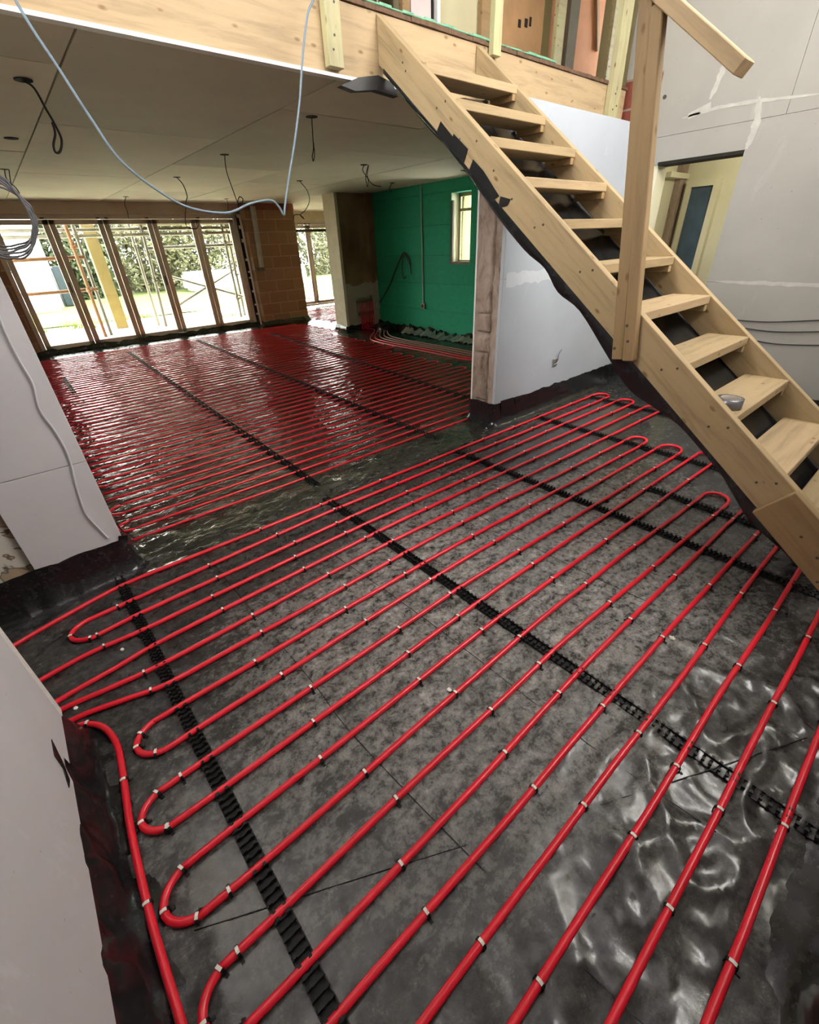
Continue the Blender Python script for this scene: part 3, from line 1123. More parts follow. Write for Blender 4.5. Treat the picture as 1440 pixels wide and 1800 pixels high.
def hfar(x, y):
    ph = (y - 2.885) / 0.1415
    bul = (0.5 - 0.5 * math.cos(2 * math.pi * ph)) * (0.5 + 0.9 * noise.noise(Vector((x * 2.2, y * 3.1, 11)))) if y > 2.9 else 0
    bul = max(0, bul) * 0.012 * (1 if y < 10.3 else 0)
    bul += 0.004 * noise.noise(Vector((x * 11, y * 22, 1))) * (1 if y > 2.9 else 0.3)
    e_ = math.exp(-((y - 2.72) / 0.25) ** 2)
    r = max(0, 1 - abs(noise.noise(Vector((x * 3.2 - y * 1.5, y * 8 + x * 1.2, 2.3)))) * 3)
    r2_ = max(0, 1 - abs(noise.noise(Vector((x * 7 + y * 3, y * 12 - x * 3, 5.3)))) * 3)
    return 0.0035 + bul + 0.003 * noise.noise(Vector((x * 4, y * 9, 0))) + e_ * (0.022 * r ** 2 + 0.012 * r2_ ** 2)


grid_sheet('sheet', 0.03, 6.2, 2.47, 10.9, 0.035, hfar, SHEET_F, fs,
           hole=lambda x, y: (3.18 < x and y < 2.86) or (5.40 < x and 8.42 < y < 8.8), resy=0.0177)
grid_sheet('sheet', 5.76, 8.74, 8.8, 12.98, 0.05, lambda x, y: 0.002 + 0.003 * noise.noise(Vector((x * 4, y * 9, 0))), SHEET_F, fs)
strip('upturn', [(0.03, 10.9), (4.6, 10.9), (4.6, 10.715), (5.775, 10.715), (5.775, 12.9)], [(0.0, 0.10), (-0.02, 0.06), (-0.05, 0.02), (-0.1, 0.004)], SHEET_K, fs, 0.012, 31, res=0.08)
strip('upturn', [(6.19, 8.40), (5.385, 8.40), (5.385, 8.84)][::-1], [(0.0, 0.11), (-0.01, 0.07), (-0.04, 0.02), (-0.1, 0.004)], SHEET_K, fs, 0.012, 33, res=0.04)
strip('upturn', [(6.19, 3.0), (6.19, 8.3)], [(0.0, 0.12), (0.04, 0.09), (0.07, 0.04), (0.14, 0.004)], SHEET_K, fs, 0.03, 35, res=0.05)
# loose silvery edge of sheet along the green wall
bm = bmesh.new()
rr = random.Random(8)
gA, gB = [], []
for i in range(60):
    y = 5.2 + i * 0.035
    gA.append(bm.verts.new((6.12 - 0.06 * rr.random(), y, 0.03 + 0.11 * rr.random())))
    gB.append(bm.verts.new((5.98 - 0.1 * rr.random(), y, 0.008 + 0.03 * rr.random())))
for i in range(59):
    bm.faces.new([gA[i], gA[i + 1], gB[i + 1], gB[i]])
o = finish('crumpled_foil', bm, mottled('silver_foil', (0.35, 0.35, 0.34), 0.3, 8, rough=0.3, metal=0.5))
tag(o, 'crumpled silvery edge of insulation foil at the foot of the green wall', 'foil')
struct(box('trim_12', 0.27, 4.5, 10.93, 11.0, 0.0, 0.028, WHITE))
o = box('protective_film', 0.55, 4.2, 10.92, 11.0, 0.03, 0.055, WHITE)
tag(o, 'crumpled white protective film on the sill below the glass doors', 'film')

# ------------------------------------------------------------------ red heating pipes (front room)
PR = 0.0112
ZP = PR + 0.006
RY = [2.442, 2.306, 2.150, 2.012, 1.885, 1.743, 1.600, 1.454, 1.323, 1.175, 1.038, 0.902, 0.760, 0.615, 0.482, 0.336, 0.197, 0.060, -0.084, -0.226]


def run(y, x0, x1, seed, ylast=None):
    """a nearly straight row from x0 to x1 at height y with gentle waver"""
    n = max(2, int(abs(x1 - x0) / 0.3))
    out = []
    for i in range(n + 1):
        t = i / n
        x = x0 + (x1 - x0) * t
        yy = y if ylast is None else y + (ylast - y) * t
        env = math.sin(math.pi * t)
        out.append(Vector((x, yy + env * 0.010 * noise.noise(Vector((x * 1.7, seed * 5.1, 0))), ZP)))
    return out


def uturn(x, ya, yb, tipx, r=None):
    """rounded hairpin from (x,ya) to (x,yb) reaching tipx"""
    s = 1 if tipx > x else -1
    cy = (ya + yb) / 2
    ry = abs(ya - yb) / 2
    sg = 1 if ya > yb else -1
    L = abs(tipx - x)
    st = max(0, L - ry * 1.25)
    out = []
    for k in range(0, 13):
        a = math.pi * k / 12
        out.append(Vector((x + s * (st + (L - st) * math.sin(a)), cy + sg * ry * math.cos(a), ZP)))
    return out


LT = {(1, 2): -0.325, (7, 8): -0.215, (9, 10): -0.262, (11, 12): -0.268, (13, 14): -0.255, (15, 16): -0.25, (17, 18): -0.24}
RT = {(0, 1): 4.82, (2, 3): 4.80, (4, 5): 4.78, (6, 7): 3.86, (8, 9): 3.87, (10, 11): 3.92, (12, 13): 3.25, (14, 15): 3.27, (16, 17): 3.05, (18, 19): 2.75}
LX = -0.04


def rx_end(a):
    return RT[a] - 0.13


pipes = []
# circuit A : rows 0..3
pA = [Vector((-1.2, 1.95, ZP)), Vector((-0.75, 2.21, ZP)), Vector((-0.54, 2.31, ZP)), Vector((-0.30, 2.385, ZP))] + run(RY[0], LX, rx_end((0, 1)), 1, 2.39) \
    + uturn(rx_end((0, 1)), 2.39, 2.235, RT[(0, 1)]) + run(2.235, rx_end((0, 1)) - 0.1, 1.26, 2, RY[1])[1:] + run(RY[1], 1.0, -0.12, 2, 2.265) \
    + uturn(-0.15, 2.262, 2.112, LT[(1, 2)]) + run(2.13, -0.05, 1.26, 3, RY[2]) + run(RY[2], 1.5, rx_end((2, 3)), 3, 2.10) \
    + uturn(rx_end((2, 3)), 2.10, 1.945, RT[(2, 3)]) + run(1.945, rx_end((2, 3)) - 0.1, 1.26, 4, RY[3]) + run(RY[3], 1.0, LX, 4, 1.998) \
    + [Vector((-0.25, 2.01, ZP)), Vector((-0.40, 1.995, ZP)), Vector((-0.55, 1.95, ZP)), Vector((-1.0, 1.75, ZP))]
# circuit B : rows 4, 5
pB = [Vector((-1.0, 1.77, ZP)), Vector((-0.55, 1.765, ZP)), Vector((-0.41, 1.811, ZP)), Vector((-0.2, 1.835, ZP))] + run(1.858, LX, 1.26, 5, RY[4]) + run(RY[4], 1.5, rx_end((4, 5)), 5, 1.80) \
    + uturn(rx_end((4, 5)), 1.80, 1.64, RT[(4, 5)]) + run(1.64, rx_end((4, 5)) - 0.1, 2.5, 6, 1.70) + run(1.715, 2.2, 1.26, 6, RY[5])[0:] + run(RY[5], 1.0, LX, 6, 1.717) \
    + [Vector((-0.25, 1.735, ZP)), Vector((-0.404, 1.752, ZP)), Vector((-0.6, 1.73, ZP)), Vector((-1.0, 1.69, ZP))]
# circuit C : rows 6..19 and the feed back along the left wall
pC = [Vector((-1.0, 1.60, ZP)), Vector((-0.55, 1.64, ZP)), Vector((-0.375, 1.668, ZP)), Vector((-0.2, 1.628, ZP))] + run(1.59, LX, 1.26, 7, RY[6]) + run(RY[6], 1.5, rx_end((6, 7)), 7, 1.515) \
    + uturn(rx_end((6, 7)), 1.515, 1.375, RT[(6, 7)]) + run(1.375, rx_end((6, 7)) - 0.1, 1.5, 8, 1.452) + run(RY[7], 1.26, 0.05, 8, 1.447) + uturn(0.0, 1.445, 1.295, LT[(7, 8)]) \
    + run(1.30, 0.05, 1.26, 9, RY[8]) + run(RY[8], 1.5, rx_end((8, 9)), 9, 1.255) + uturn(rx_end((8, 9)), 1.255, 1.09, RT[(8, 9)]) + run(1.09, rx_end((8, 9)) - 0.1, 1.5, 10, 1.17) \
    + run(RY[9], 1.26, 0.05, 10, 1.16) + uturn(0.0, 1.155, 1.02, LT[(9, 10)]) + run(1.021, 0.05, 1.26, 11, RY[10]) + run(RY[10], 1.5, rx_end((10, 11)), 11, 0.985) \
    + uturn(rx_end((10, 11)), 0.985, 0.84, RT[(10, 11)]) + run(0.84, rx_end((10, 11)) - 0.1, 1.5, 12, 0.895) + run(RY[11], 1.26, 0.05, 12, 0.885) + uturn(0.0, 0.88, 0.735, LT[(11, 12)]) \
    + run(0.735, 0.05, 1.26, 13, RY[12]) + run(RY[12], 1.5, rx_end((12, 13)), 13, 0.70) + uturn(rx_end((12, 13)), 0.70, 0.55, RT[(12, 13)]) + run(0.55, rx_end((12, 13)) - 0.1, 1.5, 14, 0.61) \
    + run(RY[13], 1.26, 0.05, 14, 0.60) + uturn(0.0, 0.597, 0.46, LT[(13, 14)]) + run(0.46, 0.05, 1.26, 15, RY[14]) + run(RY[14], 1.5, rx_end((14, 15)), 15, 0.455) \
    + uturn(rx_end((14, 15)), 0.455, 0.31, RT[(14, 15)]) + run(0.31, rx_end((14, 15)) - 0.1, 1.5, 16, 0.335) + run(RY[15], 1.26, 0.05, 16) + uturn(0.0, 0.336, 0.197, LT[(15, 16)]) \
    + run(RY[16], 0.05, rx_end((16, 17)), 17) + uturn(rx_end((16, 17)), RY[16], RY[17], RT[(16, 17)]) + run(RY[17], rx_end((16, 17)) - 0.1, 0.05, 18) + uturn(0.0, RY[17], RY[18], LT[(17, 18)]) \
    + run(RY[18], 0.05, rx_end((18, 19)), 19) + uturn(rx_end((18, 19)), RY[18], RY[19], RT[(18, 19)]) + run(RY[19], rx_end((18, 19)) - 0.1, 0.2, 20)
pF = [(-1.0, 1.50), (-0.55, 1.58), (-0.45, 1.618), (-0.368, 1.622), (-0.325, 1.596), (-0.288, 1.535), (-0.268, 1.43), (-0.277, 1.275), (-0.293, 1.09), (-0.300, 0.86), (-0.298, 0.69), (-0.294, 0.56), (-0.29, 0.3), (-0.28, 0.0), (-0.22, -0.2), (-0.05, -0.24)]
pF = [Vector((x, y, ZP)) for x, y in pF]
for pts, lab in ((pA, 'red heating pipe looping along the first two hairpins nearest the opening to the far room'),
                 (pB, 'red heating pipe with one long hairpin reaching towards the blue plasterboard wall'),
                 (pC, 'red heating pipe snaking in many hairpins over the front floor'),
                 (pF, 'single red heating pipe running beside the near left wall')):
    o = tube_obj('heating_pipe', pts, PR, RED, None, 10, 4)
    tag(o, lab, 'pipe')
    pipes.append(catmull(pts, 4))

# ------------------------------------------------------------------ far room pipes
FP = 0.0092
far = []
ys = [2.885 + 0.1415 * i for i in range(53)]
rr = random.Random(12)


def frun(y, x0, x1, seed):
    n = max(2, int(abs(x1 - x0) / 0.5))
    return [Vector((x0 + (x1 - x0) * i / n, y + 0.012 * noise.noise(Vector((i * 0.8, seed * 3.3, 0))), ZP + 0.002)) for i in range(n + 1)]


def right_end(i):
    y = ys[i]
    if y < 4.25:
        return 4.75 + (5.9 - 4.75) * max(0, (4.1 - y)) / 1.2
    if y < 6.2:
        return 4.68
    if y < 8.35:
        return 4.95
    return 5.25


i = 0
circ = 0
farlab = ['along the near edge of the far room', 'forming the second group from the near edge of the far room', 'forming the third group from the near edge of the far room',
          'just before the middle of the far room floor', 'just past the middle of the far room floor', 'level with the foot of the green wall corner', 'in front of the brown block wall',
          'in the rows closest to the far glass doors', 'against the sill of the glass doors']
while i < len(ys):
    k = min(6, len(ys) - i)
    if k % 2 and k > 1:
        k -= 1 if i + k < len(ys) else 0
    pts = []
    for j in range(k):
        y = ys[i + j]
        last = (j == k - 1)
        if j % 2 == 0:
            r_ = right_end(i + j)
            xl = 0.18
            pts += frun(y, xl if j else 0.06, r_ - 0.1, i + j)
            if not last:
                pts += uturn(r_ - 0.1, y, ys[i + j + 1], r_ + 0.02)
        else:
            r_ = right_end(i + j - 1)
            pts += frun(y, r_ - 0.25, 0.18 if not last else 0.06, i + j)
            if not last:
                pts += uturn(0.16, y, ys[i + j + 1], 0.045)
    o = tube_obj('heating_pipe', pts, FP, RED, None, 7, 3)
    tag(o, 'red heating pipe rows ' + farlab[min(circ, 8)], 'pipe', None)
    circ += 1
    i += k
# pipes in the patio door bay
pts = []
for j in range(20):
    y = 9.0 + j * 0.17
    if j % 2 == 0:
        pts += frun(y, 6.0, 8.3, j + 90) + (uturn(8.3, y, y + 0.17, 8.42) if j < 19 else [])
    else:
        pts += frun(y, 8.2, 6.0, j + 90) + (uturn(6.0, y, y + 0.17, 5.9) if j < 19 else [])
o = tube_obj('heating_pipe', pts, FP, RED, None, 7, 3)
tag(o, 'red heating pipe rows in the sunlit bay before the narrow patio doors', 'pipe')
# feeders sweeping from the manifold past the green wall
for j, (x0_, x1_, mat, lab) in enumerate(((5.78, 4.98, RED, 'outermost of the pipes sweeping from the manifold'), (5.86, 5.10, RED, 'second of the pipes sweeping from the manifold beside the green wall'),
                                          (5.94, 5.22, DULL, 'dusty brown pipe in the middle of the bundle beside the green wall'), (6.02, 5.33, DULL, 'dusty brown pipe second from the green wall'),
                                          (6.08, 5.44, DULL, 'dusty brown pipe of the bundle nearest the green wall'))):
    y_t = 6.35 - j * 0.07
    pp = [Vector((x0_, 8.33, 0.10)), Vector((x0_, 8.24, 0.03)), Vector((x0_ - 0.05, 7.9, ZP + 0.02)), Vector((x1_ + 0.12, 7.2, ZP + 0.02)), Vector((x1_, 6.7, ZP + 0.02)), Vector((x1_ + 0.0, 6.2 - j * 0.05, ZP + 0.02)), Vector((x1_ + 0.02, 5.4, ZP + 0.02)), Vector((x1_ + 0.03, 4.6, ZP + 0.02)), Vector((x1_ + 0.3, 4.2, ZP + 0.02)), Vector((6.05, 3.5 + 0.1 * j, ZP + 0.02))]
    o = tube_obj('feed_pipe', pp, FP, mat, None, 7, 5)
    tag(o, lab, 'pipe')

# ------------------------------------------------------------------ clip rails


def clip_rail(p0, p1, label, width=0.050, pitch=0.0236, zbase=0.002):
    p0 = Vector((*p0, zbase))
    p1 = Vector((*p1, zbase))
    L = (p1 - p0).length
    x = (p1 - p0).normalized()
    y = Vector((-x.y, x.x, 0))
    M = Matrix(((x.x, y.x, 0, p0.x), (x.y, y.y, 0, p0.y), (0, 0, 1, zbase), (0, 0, 0, 1)))
    root = empty('clip_rail', tuple(p0))
    bm = bmesh.new()
    add_box(bm, 0, L, -width / 2, width / 2, 0, 0.003, mat=M)
    for s in (-1, 1):
        add_box(bm, 0, L, s * width * 0.47 - 0.002, s * width * 0.47 + 0.002, 0.002, 0.010, mat=M)
    n = int(L / pitch)
    rr = random.Random(int(L * 1000) + int(p0.x * 77))
    for i in range(n):
        c = (i + 0.5) * pitch
        # clamp walls with hooked tips either side
        add_box(bm, c - 0.0025, c + 0.0025, -width * 0.42, width * 0.42, 0.003, 0.013, mat=M)
        for s in (-1, 1):
            yo = s * width * 0.30
            t = 0.0035
            add_box(bm, c - t, c + t, yo - 0.010, yo + 0.010, 0.003, 0.017, mat=M)
            lean = 0.004 * (rr.random() - 0.2)
            add_box(bm, c - t * 1.5 + lean, c + t * 1.3 + lean, yo - 0.0045, yo + 0.0045, 0.017, 0.026, mat=M)
        add_box(bm, c - 0.003, c + 0.003, -0.006, 0.006, 0.003, 0.009, mat=M)
    finish('rail', bm, RAILM, root)
    tag(root, label, 'clip rail')
    return root


clip_rail((-0.058, 2.53), (-0.012, -0.15), 'black toothed clip rail near the left wall under the pipe hairpins')
clip_rail((1.262, 2.50), (1.262, -0.33), 'black toothed clip rail crossing the middle of the front floor')
clip_rail((2.515, 2.45), (2.515, -0.12), 'black toothed clip rail from the raw column end towards the stair foot')
clip_rail((3.70, 2.44), (3.67, 0.72), 'black toothed clip rail below the blue plasterboard wall, third from the left wall')
clip_rail((3.01, 1.00), (3.01, 0.25), 'short black toothed clip rail beside the lower end of the stair')
clip_rail((4.64, 2.38), (4.60, 1.30), 'black toothed clip rail under the farthest hairpins by the wall socket')
clip_rail((1.325, 2.72), (1.49, 9.9), 'long black clip rail across the far room, nearest its left side', zbase=0.006)
clip_rail((2.585, 2.72), (2.80, 10.1), 'long black clip rail down the middle of the far room', zbase=0.006)
clip_rail((3.66, 3.0), (4.18, 9.6), 'long black clip rail in the far room nearest the green wall', zbase=0.006)
clip_rail((0.315, 7.35), (0.32, 8.5), 'short black clip rail at the far left by the glass doors', zbase=0.006)

# ------------------------------------------------------------------ pipe clips (staples)
bm = bmesh.new()
ri, ro = 0.0118, 0.0150
seg = 10
A = []
for k in range(seg + 1):
    a = math.pi * k / seg
    A.append([(s * 0.0042, math.cos(a) * rad, math.sin(a) * rad + ZP) for rad in (ri, ro) for s in (-1, 1)])
vv = [[bm.verts.new(p) for p in r_] for r_ in A]
for k in range(seg):
    a, b = vv[k], vv[k + 1]
    for (i0, i1) in ((2, 3), (3, 1), (1, 0), (0, 2)):
        f = bm.faces.new([a[i0], a[i1], b[i1], b[i0]])
        f.material_index = 1 if 3 <= k <= 6 else 0
add_box(bm, -0.0042, 0.0042, -ro, -ri, 0.001, ZP)
add_box(bm, -0.0042, 0.0042, ri, ro, 0.001, ZP)
add_box(bm, -0.0048, 0.0048, ri, ri + 0.013, 0.001, 0.006)
clip0 = finish('pipe_clip', bm, [RAILM, CRUMB])
clip0.location = (0, 0, 0)
CG = 'staple clips on the front room pipes'
tag(clip0, 'tiny black staple clip with a pale worn top holding a red pipe to the front floor', 'clip', CG)
rr = random.Random(77)
cols_x = [-0.17, 0.33, 0.80, 1.17, 1.72, 2.2, 2.9, 3.35, 4.3]
nclip = 0


def nearest_dir(P, x, y):
    best = None
    for a, b in zip(P[:-1], P[1:]):
        d = b - a
        L2 = d.length_squared
        if L2 < 1e-9:
            continue
        t = max(0, min(1, ((Vector((x, y, ZP)) - a).dot(d)) / L2))
        q = a + d * t
        dd = (q - Vector((x, y, ZP))).length
        if best is None or dd < best[0]:
            best = (dd, q, d.normalized())
    return best


ORD = ['first', 'second', 'third', 'fourth', 'fifth', 'sixth', 'seventh', 'eighth', 'ninth', 'tenth', 'eleventh', 'twelfth', 'thirteenth',
       'fourteenth', 'fifteenth', 'sixteenth', 'seventeenth', 'eighteenth', 'nineteenth', 'twentieth']
COLW = ['left of the left rail', 'just right of the left rail', 'midway to the middle rail', 'touching the middle rail',
        'just right of the middle rail', 'just left of the third rail', 'just right of the third rail', 'left of the fourth rail', 'near the farthest hairpins']
spots = []
for P in pipes[:3]:
    for ci, cx in enumerate(cols_x):
        for a, b in zip(P[:-1], P[1:]):
            c = cx + math.sin(a.y * 57 + cx * 13) * 0.06
            if (a.x - c) * (b.x - c) <= 0 and abs(b.x - a.x) > 1e-6:
                q = a.lerp(b, (c - a.x) / (b.x - a.x))
                ro_ = min(range(20), key=lambda k: abs(RY[k] - q.y))
                spots.append((q, (b - a).normalized(), 'staple clip on the %s pipe row from the pier, %s' % (ORD[ro_], COLW[ci])))
tipn = 0
for P in pipes[:3]:
    for a, b, c in zip(P[:-2], P[1:-1], P[2:]):
        if (b.x < -0.19 and b.x <= a.x and b.x < c.x and b.x > -0.4 and a.x - b.x < 0.03):
            spots.append((b, (c - a).normalized(), 'staple clip at the tip of the %s left-hand hairpin from the pier' % ORD[tipn]))
            tipn += 1
for y, wd in ((1.61, 'by the wall corner'), (1.275, 'just past the wall corner'), (0.857, 'halfway along the left wall'), (0.50, 'nearest the camera')):
    bb = nearest_dir(pipes[3], -0.29 if y < 1.5 else -0.335, y)
    spots.append((bb[1], bb[2], 'staple clip on the single pipe beside the near left wall, ' + wd))
seen = set()
for q, d, lab in spots:
    if q.y < -0.3:
        continue
    if lab in seen:
        continue
    seen.add(lab)
    if any(abs(q.x - rxx) < 0.035 for rxx in (-0.04, 1.262, 2.515)):
        q = q - d * 0.05
    o = clip0 if nclip == 0 else clip0.copy()
    if nclip:
        col.objects.link(o)
    o['label'] = lab
    o.location = (q.x, q.y, 0.0)
    o.rotation_euler = (0, 0, math.atan2(d.y, d.x))
    nclip += 1

# ------------------------------------------------------------------ crumbs on the floor
cr = [((789, 747), 0.010, 'white plaster crumb on the dark sheet left of the raw column foot'),
      ((790, 1213), 0.009, 'small pale crumb lying between two pipes in the middle of the front floor'),
      ((1182, 1122), 0.012, 'white crumb resting against a pipe towards the stair foot'),
      ((215, 1142), 0.008, 'white flake beside the left clip rail'),
      ((133, 1245), 0.008, 'white flake between the pipes at the near left wall corner'),
      ((855, 753), 0.008, 'white crumb at the foot of the taped black column wrap'),
      ((1143, 862), 0.006, 'tiny pale crumb near the far hairpins below the blue wall'),
      ((478, 1402), 0.008, 'pale flake on a pipe by the left clip rail, towards the camera')]
for (p, r_, lab) in cr:
    bm = bmesh.new()
    bmesh.ops.create_icosphere(bm, subdivisions=2, radius=r_)
    for v in bm.verts:
        v.co *= 1 + 0.6 * noise.noise(v.co * 120)
        v.co.z *= 0.6
    q = at_z(*p, 0.006)
    o = finish('plaster_crumb', bm, CRUMB, None, loc=(q.x, q.y, 0.008))
    tag(o, lab, 'debris')

# ------------------------------------------------------------------ edge beam of the upper floor
bm = bmesh.new()
add_box(bm, 0, 5.30, -0.02, 0.02, -0.16, 0.16)
o = plank('edge_beam', (-0.1, YB + 0.022, 2.565), (XR - 0.01, YB + 0.022, 2.565), 0.042, 0.32, WOOD_B, None, (0, 0, 1), 0.003)
bm.free()
o['label'] = 'long pale timber edge beam along the front of the upper floor'
o['category'] = 'beam'
# chipboard deck edge and green membrane lip
bm = bmesh.new()
rr = random.Random(6)
x = 0.0
ptsT = []
while x < XR - 0.02:
    w_ = 0.07
    add_box(bm, x, x + w_ + 0.002, YB - 0.006 - 0.012 * rr.random(), YB + 0.045, 2.726, 2.745 + 0.006 * rr.random())
    x += w_
o = finish('deck_edge', bm, DECKM)
tag(o, 'rough dark chipboard floor edge lying on top of the pale edge beam', 'floorboard')
bm = bmesh.new()
x = 0.0
while x < 4.12:
    w_ = 0.09
    j = 0.008 * rr.random()
    add_box(bm, x, x + w_ + 0.003, YB - 0.012 - 0.5 * j, YB + 0.2, 2.750, 2.758 + j)
    x += w_
bmesh.ops.bevel(bm, geom=bm.edges[:], offset=0.003, segments=1, affect='EDGES', clamp_overlap=True)
o = finish('green_underlay', bm, GREENFOAM)
tag(o, 'green foam underlay strip along the upper floor edge', 'underlay')


def wmat(o):
    m_ = o.matrix_parent_inverse @ o.matrix_basis if o.parent else o.matrix_basis.copy()
    return wmat(o.parent) @ m_ if o.parent else m_


def screws(parent, pts, nrm, r=0.007):
    inv = wmat(parent).inverted()
    nrm = Vector(nrm)
    for p in pts:
        bm = bmesh.new()
        p = Vector(p)
        tube(bm, [p - nrm * 0.002, p + nrm * 0.0012], r, 10)
        sc_ = finish('screw', bm, SCREW)
        sc_.parent = parent
        sc_.matrix_parent_inverse = inv


# temporary guard posts on the beam
pa = empty('guard_post', (1.97, YB - 0.05, 2.45))
pa_u = plank('upright', (1.975, YB - 0.028, 2.43), (1.985, YB - 0.028, 4.2), 0.10, 0.05, WOOD_G, pa, (0, -1, 0), 0.002)
screws(pa_u, [(1.955, YB - 0.054, 2.70), (1.99, YB - 0.054, 2.69), (1.975, YB - 0.054, 2.56), (1.96, YB - 0.054, 2.50)], (0, -1, 0), 0.006)
tag(pa, 'pale green-tinged timber guard post screwed to the beam left of the stair head', 'post')
pc = empty('guard_post', (3.37, YB - 0.03, 2.68))
plank('upright', (3.365, YB - 0.03, 2.675), (3.375, YB - 0.03, 4.4), 0.085, 0.045, WOOD_G, pc, (0, -1, 0), 0.002)
tag(pc, 'slim pale timber guard post standing at the right side of the stair head', 'post')
pd = empty('guard_post', (5.0, YB - 0.06, 2.48))
pd_u = plank('upright', (5.07, YB - 0.03, 2.475), (5.03, YB - 0.03, 4.6), 0.16, 0.055, WOOD_G, pd, (0, -1, 0), 0.002)
screws(pd_u, [(5.05, YB - 0.06, 2.66), (5.10, YB - 0.06, 2.58), (5.04, YB - 0.06, 2.55)], (0, -1, 0), 0.007)
tag(pd, 'wide timber guard post fixed to the beam beside the grey wall', 'post')

# ------------------------------------------------------------------ things standing on the upper floor
UY = 4.2
ZD = 2.722


def upright_board(name, x0, x1, mat, label, cat, y=UY, t=0.05, z1=5.0, bevel=0.002):
    o = box(name, x0, x1, y, y + t, ZD, z1, mat, None, bevel)
    tag(o, label, cat)
    return o


ht = empty('hot_water_cylinder', (3.45, 4.9, ZD))
bm = bmesh.new()
prof = [(0.0, 0), (0.27, 0), (0.28, 0.04), (0.28, 1.55), (0.25, 1.66), (0.15, 1.74), (0.0, 1.77)]
segs = 32
rings = []
for r_, z in prof:
    rings.append([bm.verts.new((3.72 + r_ * math.cos(2 * math.pi * k / segs), 4.9 + r_ * math.sin(2 * math.pi * k / segs), ZD + z)) for k in range(segs)])
for a, b in zip(rings[:-1], rings[1:]):
    for k in range(segs):
        try:
            bm.faces.new([a[k], a[(k + 1) % segs], b[(k + 1) % segs], b[k]]).smooth = True
        except Exception:
            pass
bmesh.ops.remove_doubles(bm, verts=bm.verts[:], dist=0.0001)
finish('tank', bm, COPPER, ht)
for dx in (-0.42, -0.36, -0.30):
    tube_obj('tank_pipe', [(3.72 + dx, 4.7, ZD), (3.72 + dx, 4.7, 5.0)], 0.014, COPPER, ht, 8, 0)
bm = bmesh.new()
for z, r_ in ((3.42, 0.045), (3.47, 0.06), (3.5, 0.03), (3.56, 0.05), (3.62, 0.028)):
    cyl(bm, (3.52, 4.45, z), r_, 0.035, 14)
tube(bm, [(3.52, 4.45, ZD), (3.52, 4.45, 4.3)], 0.022, 10)
finish('valve', bm, BRASS, ht)
tag(ht, 'brown hot water cylinder with pipes and valve on the upper floor', 'water cylinder')
upright_board('wall_stud', 2.40, 2.95, DARKG, 'dark panel upstairs just right of the first guard post', 'panel', y=4.6)
upright_board('wall_stud', 3.60, 3.69, WOOD_D, 'brown timber stud upstairs against the pale lilac board', 'stud')
upright_board('plaster_board', 3.70, 3.94, PALEP, 'narrow pale lilac board standing upstairs behind the stair head', 'board')
upright_board('plaster_board', 3.95, 4.02, DARK, 'dark strip painted as the shaded gap upstairs between lilac and cream boards', 'board', y=4.25)  # dark strip drawn in place of the shade in an open gap
upright_board('wall_stud', 4.02, 4.06, WHITE, 'thin white strip upstairs at the edge of the cream board', 'strip')
upright_board('plaster_board', 4.06, 4.62, CREAMP, 'wide cream board upstairs above the top treads', 'board', y=4.26)
upright_board('wall_stud', 4.62, 4.76, WOOD_D, 'brown stud upstairs behind the slim guard post', 'stud', y=4.2)
b1 = empty('plastered_partition', (5.1, 4.4, ZD))
box('panel_face', 4.78, 5.24, 4.32, 4.37, ZD, 5.0, BROWNP, b1)
box('socket_cutout', 4.91, 4.95, 4.312, 4.321, 3.46, 3.52, DARKG, b1)
tag(b1, 'brown plastered panel with a small socket cut-out upstairs', 'panel')
b2 = empty('plastered_partition', (5.5, 4.4, ZD))
box('panel_face', 5.25, 5.80, 4.34, 4.39, ZD, 5.0, BROWNP, b2)
bm = bmesh.new()
for k, (a, c) in enumerate(((5.36, 0.04), (5.47, 0.045), (5.55, 0.03))):
    add_box(bm, a, a + c, 4.333, 4.341, 3.50 + 0.02 * k, 3.56 + 0.025 * k)
finish('black_smudges', bm, DARK, b2)
tag(b2, 'brown plastered panel with black smudges upstairs', 'panel')
upright_board('wall_stud', 5.80, 5.95, WOOD_G, 'pale timber stud upstairs right of the smudged panel', 'stud', y=4.15)
upright_board('plaster_board', 5.95, 6.12, PINK, 'narrow orange plaster strip upstairs', 'board', y=4.3)
upright_board('wall_stud', 6.10, 6.28, DARKG, 'dark olive stud upstairs beside the orange panel', 'stud', y=4.2)
b3 = empty('plastered_partition', (6.6, 4.4, ZD))
box('panel_face', 6.30, 7.05, 4.36, 4.41, ZD, 5.0, PINK, b3)
plank('brace', (6.60, 4.34, 4.6), (6.98, 4.34, 3.55), 0.05, 0.03, WOOD_D, b3, (0, -1, 0))
tag(b3, 'bright orange plaster panel with a diagonal brown brace upstairs', 'panel')
struct(box('floor_upper_side', 5.57, 9.0, 2.9, 6.5, 2.60, 2.72, DECKM))
upright_board('wall_stud', 6.86, 7.06, WOOD_G, 'pale green stud upstairs closest to the wide guard post', 'stud', y=4.1)

# ------------------------------------------------------------------ staircase
XL0, XL1 = 2.32, 2.367
XF0, XF1 = 3.20, 3.247
SL = 0.776


def st_top(y):
    return 0.43 + SL * y


DV = 0.222
st = empty('timber_staircase', (2.78, 0.1, 0))
tag(st, 'open-tread rough timber staircase rising from the front floor to the upper floor', 'staircase')
dirv = Vector((0, 1, SL)).normalized()
nrmv = Vector((0, -SL, 1)).normalized()


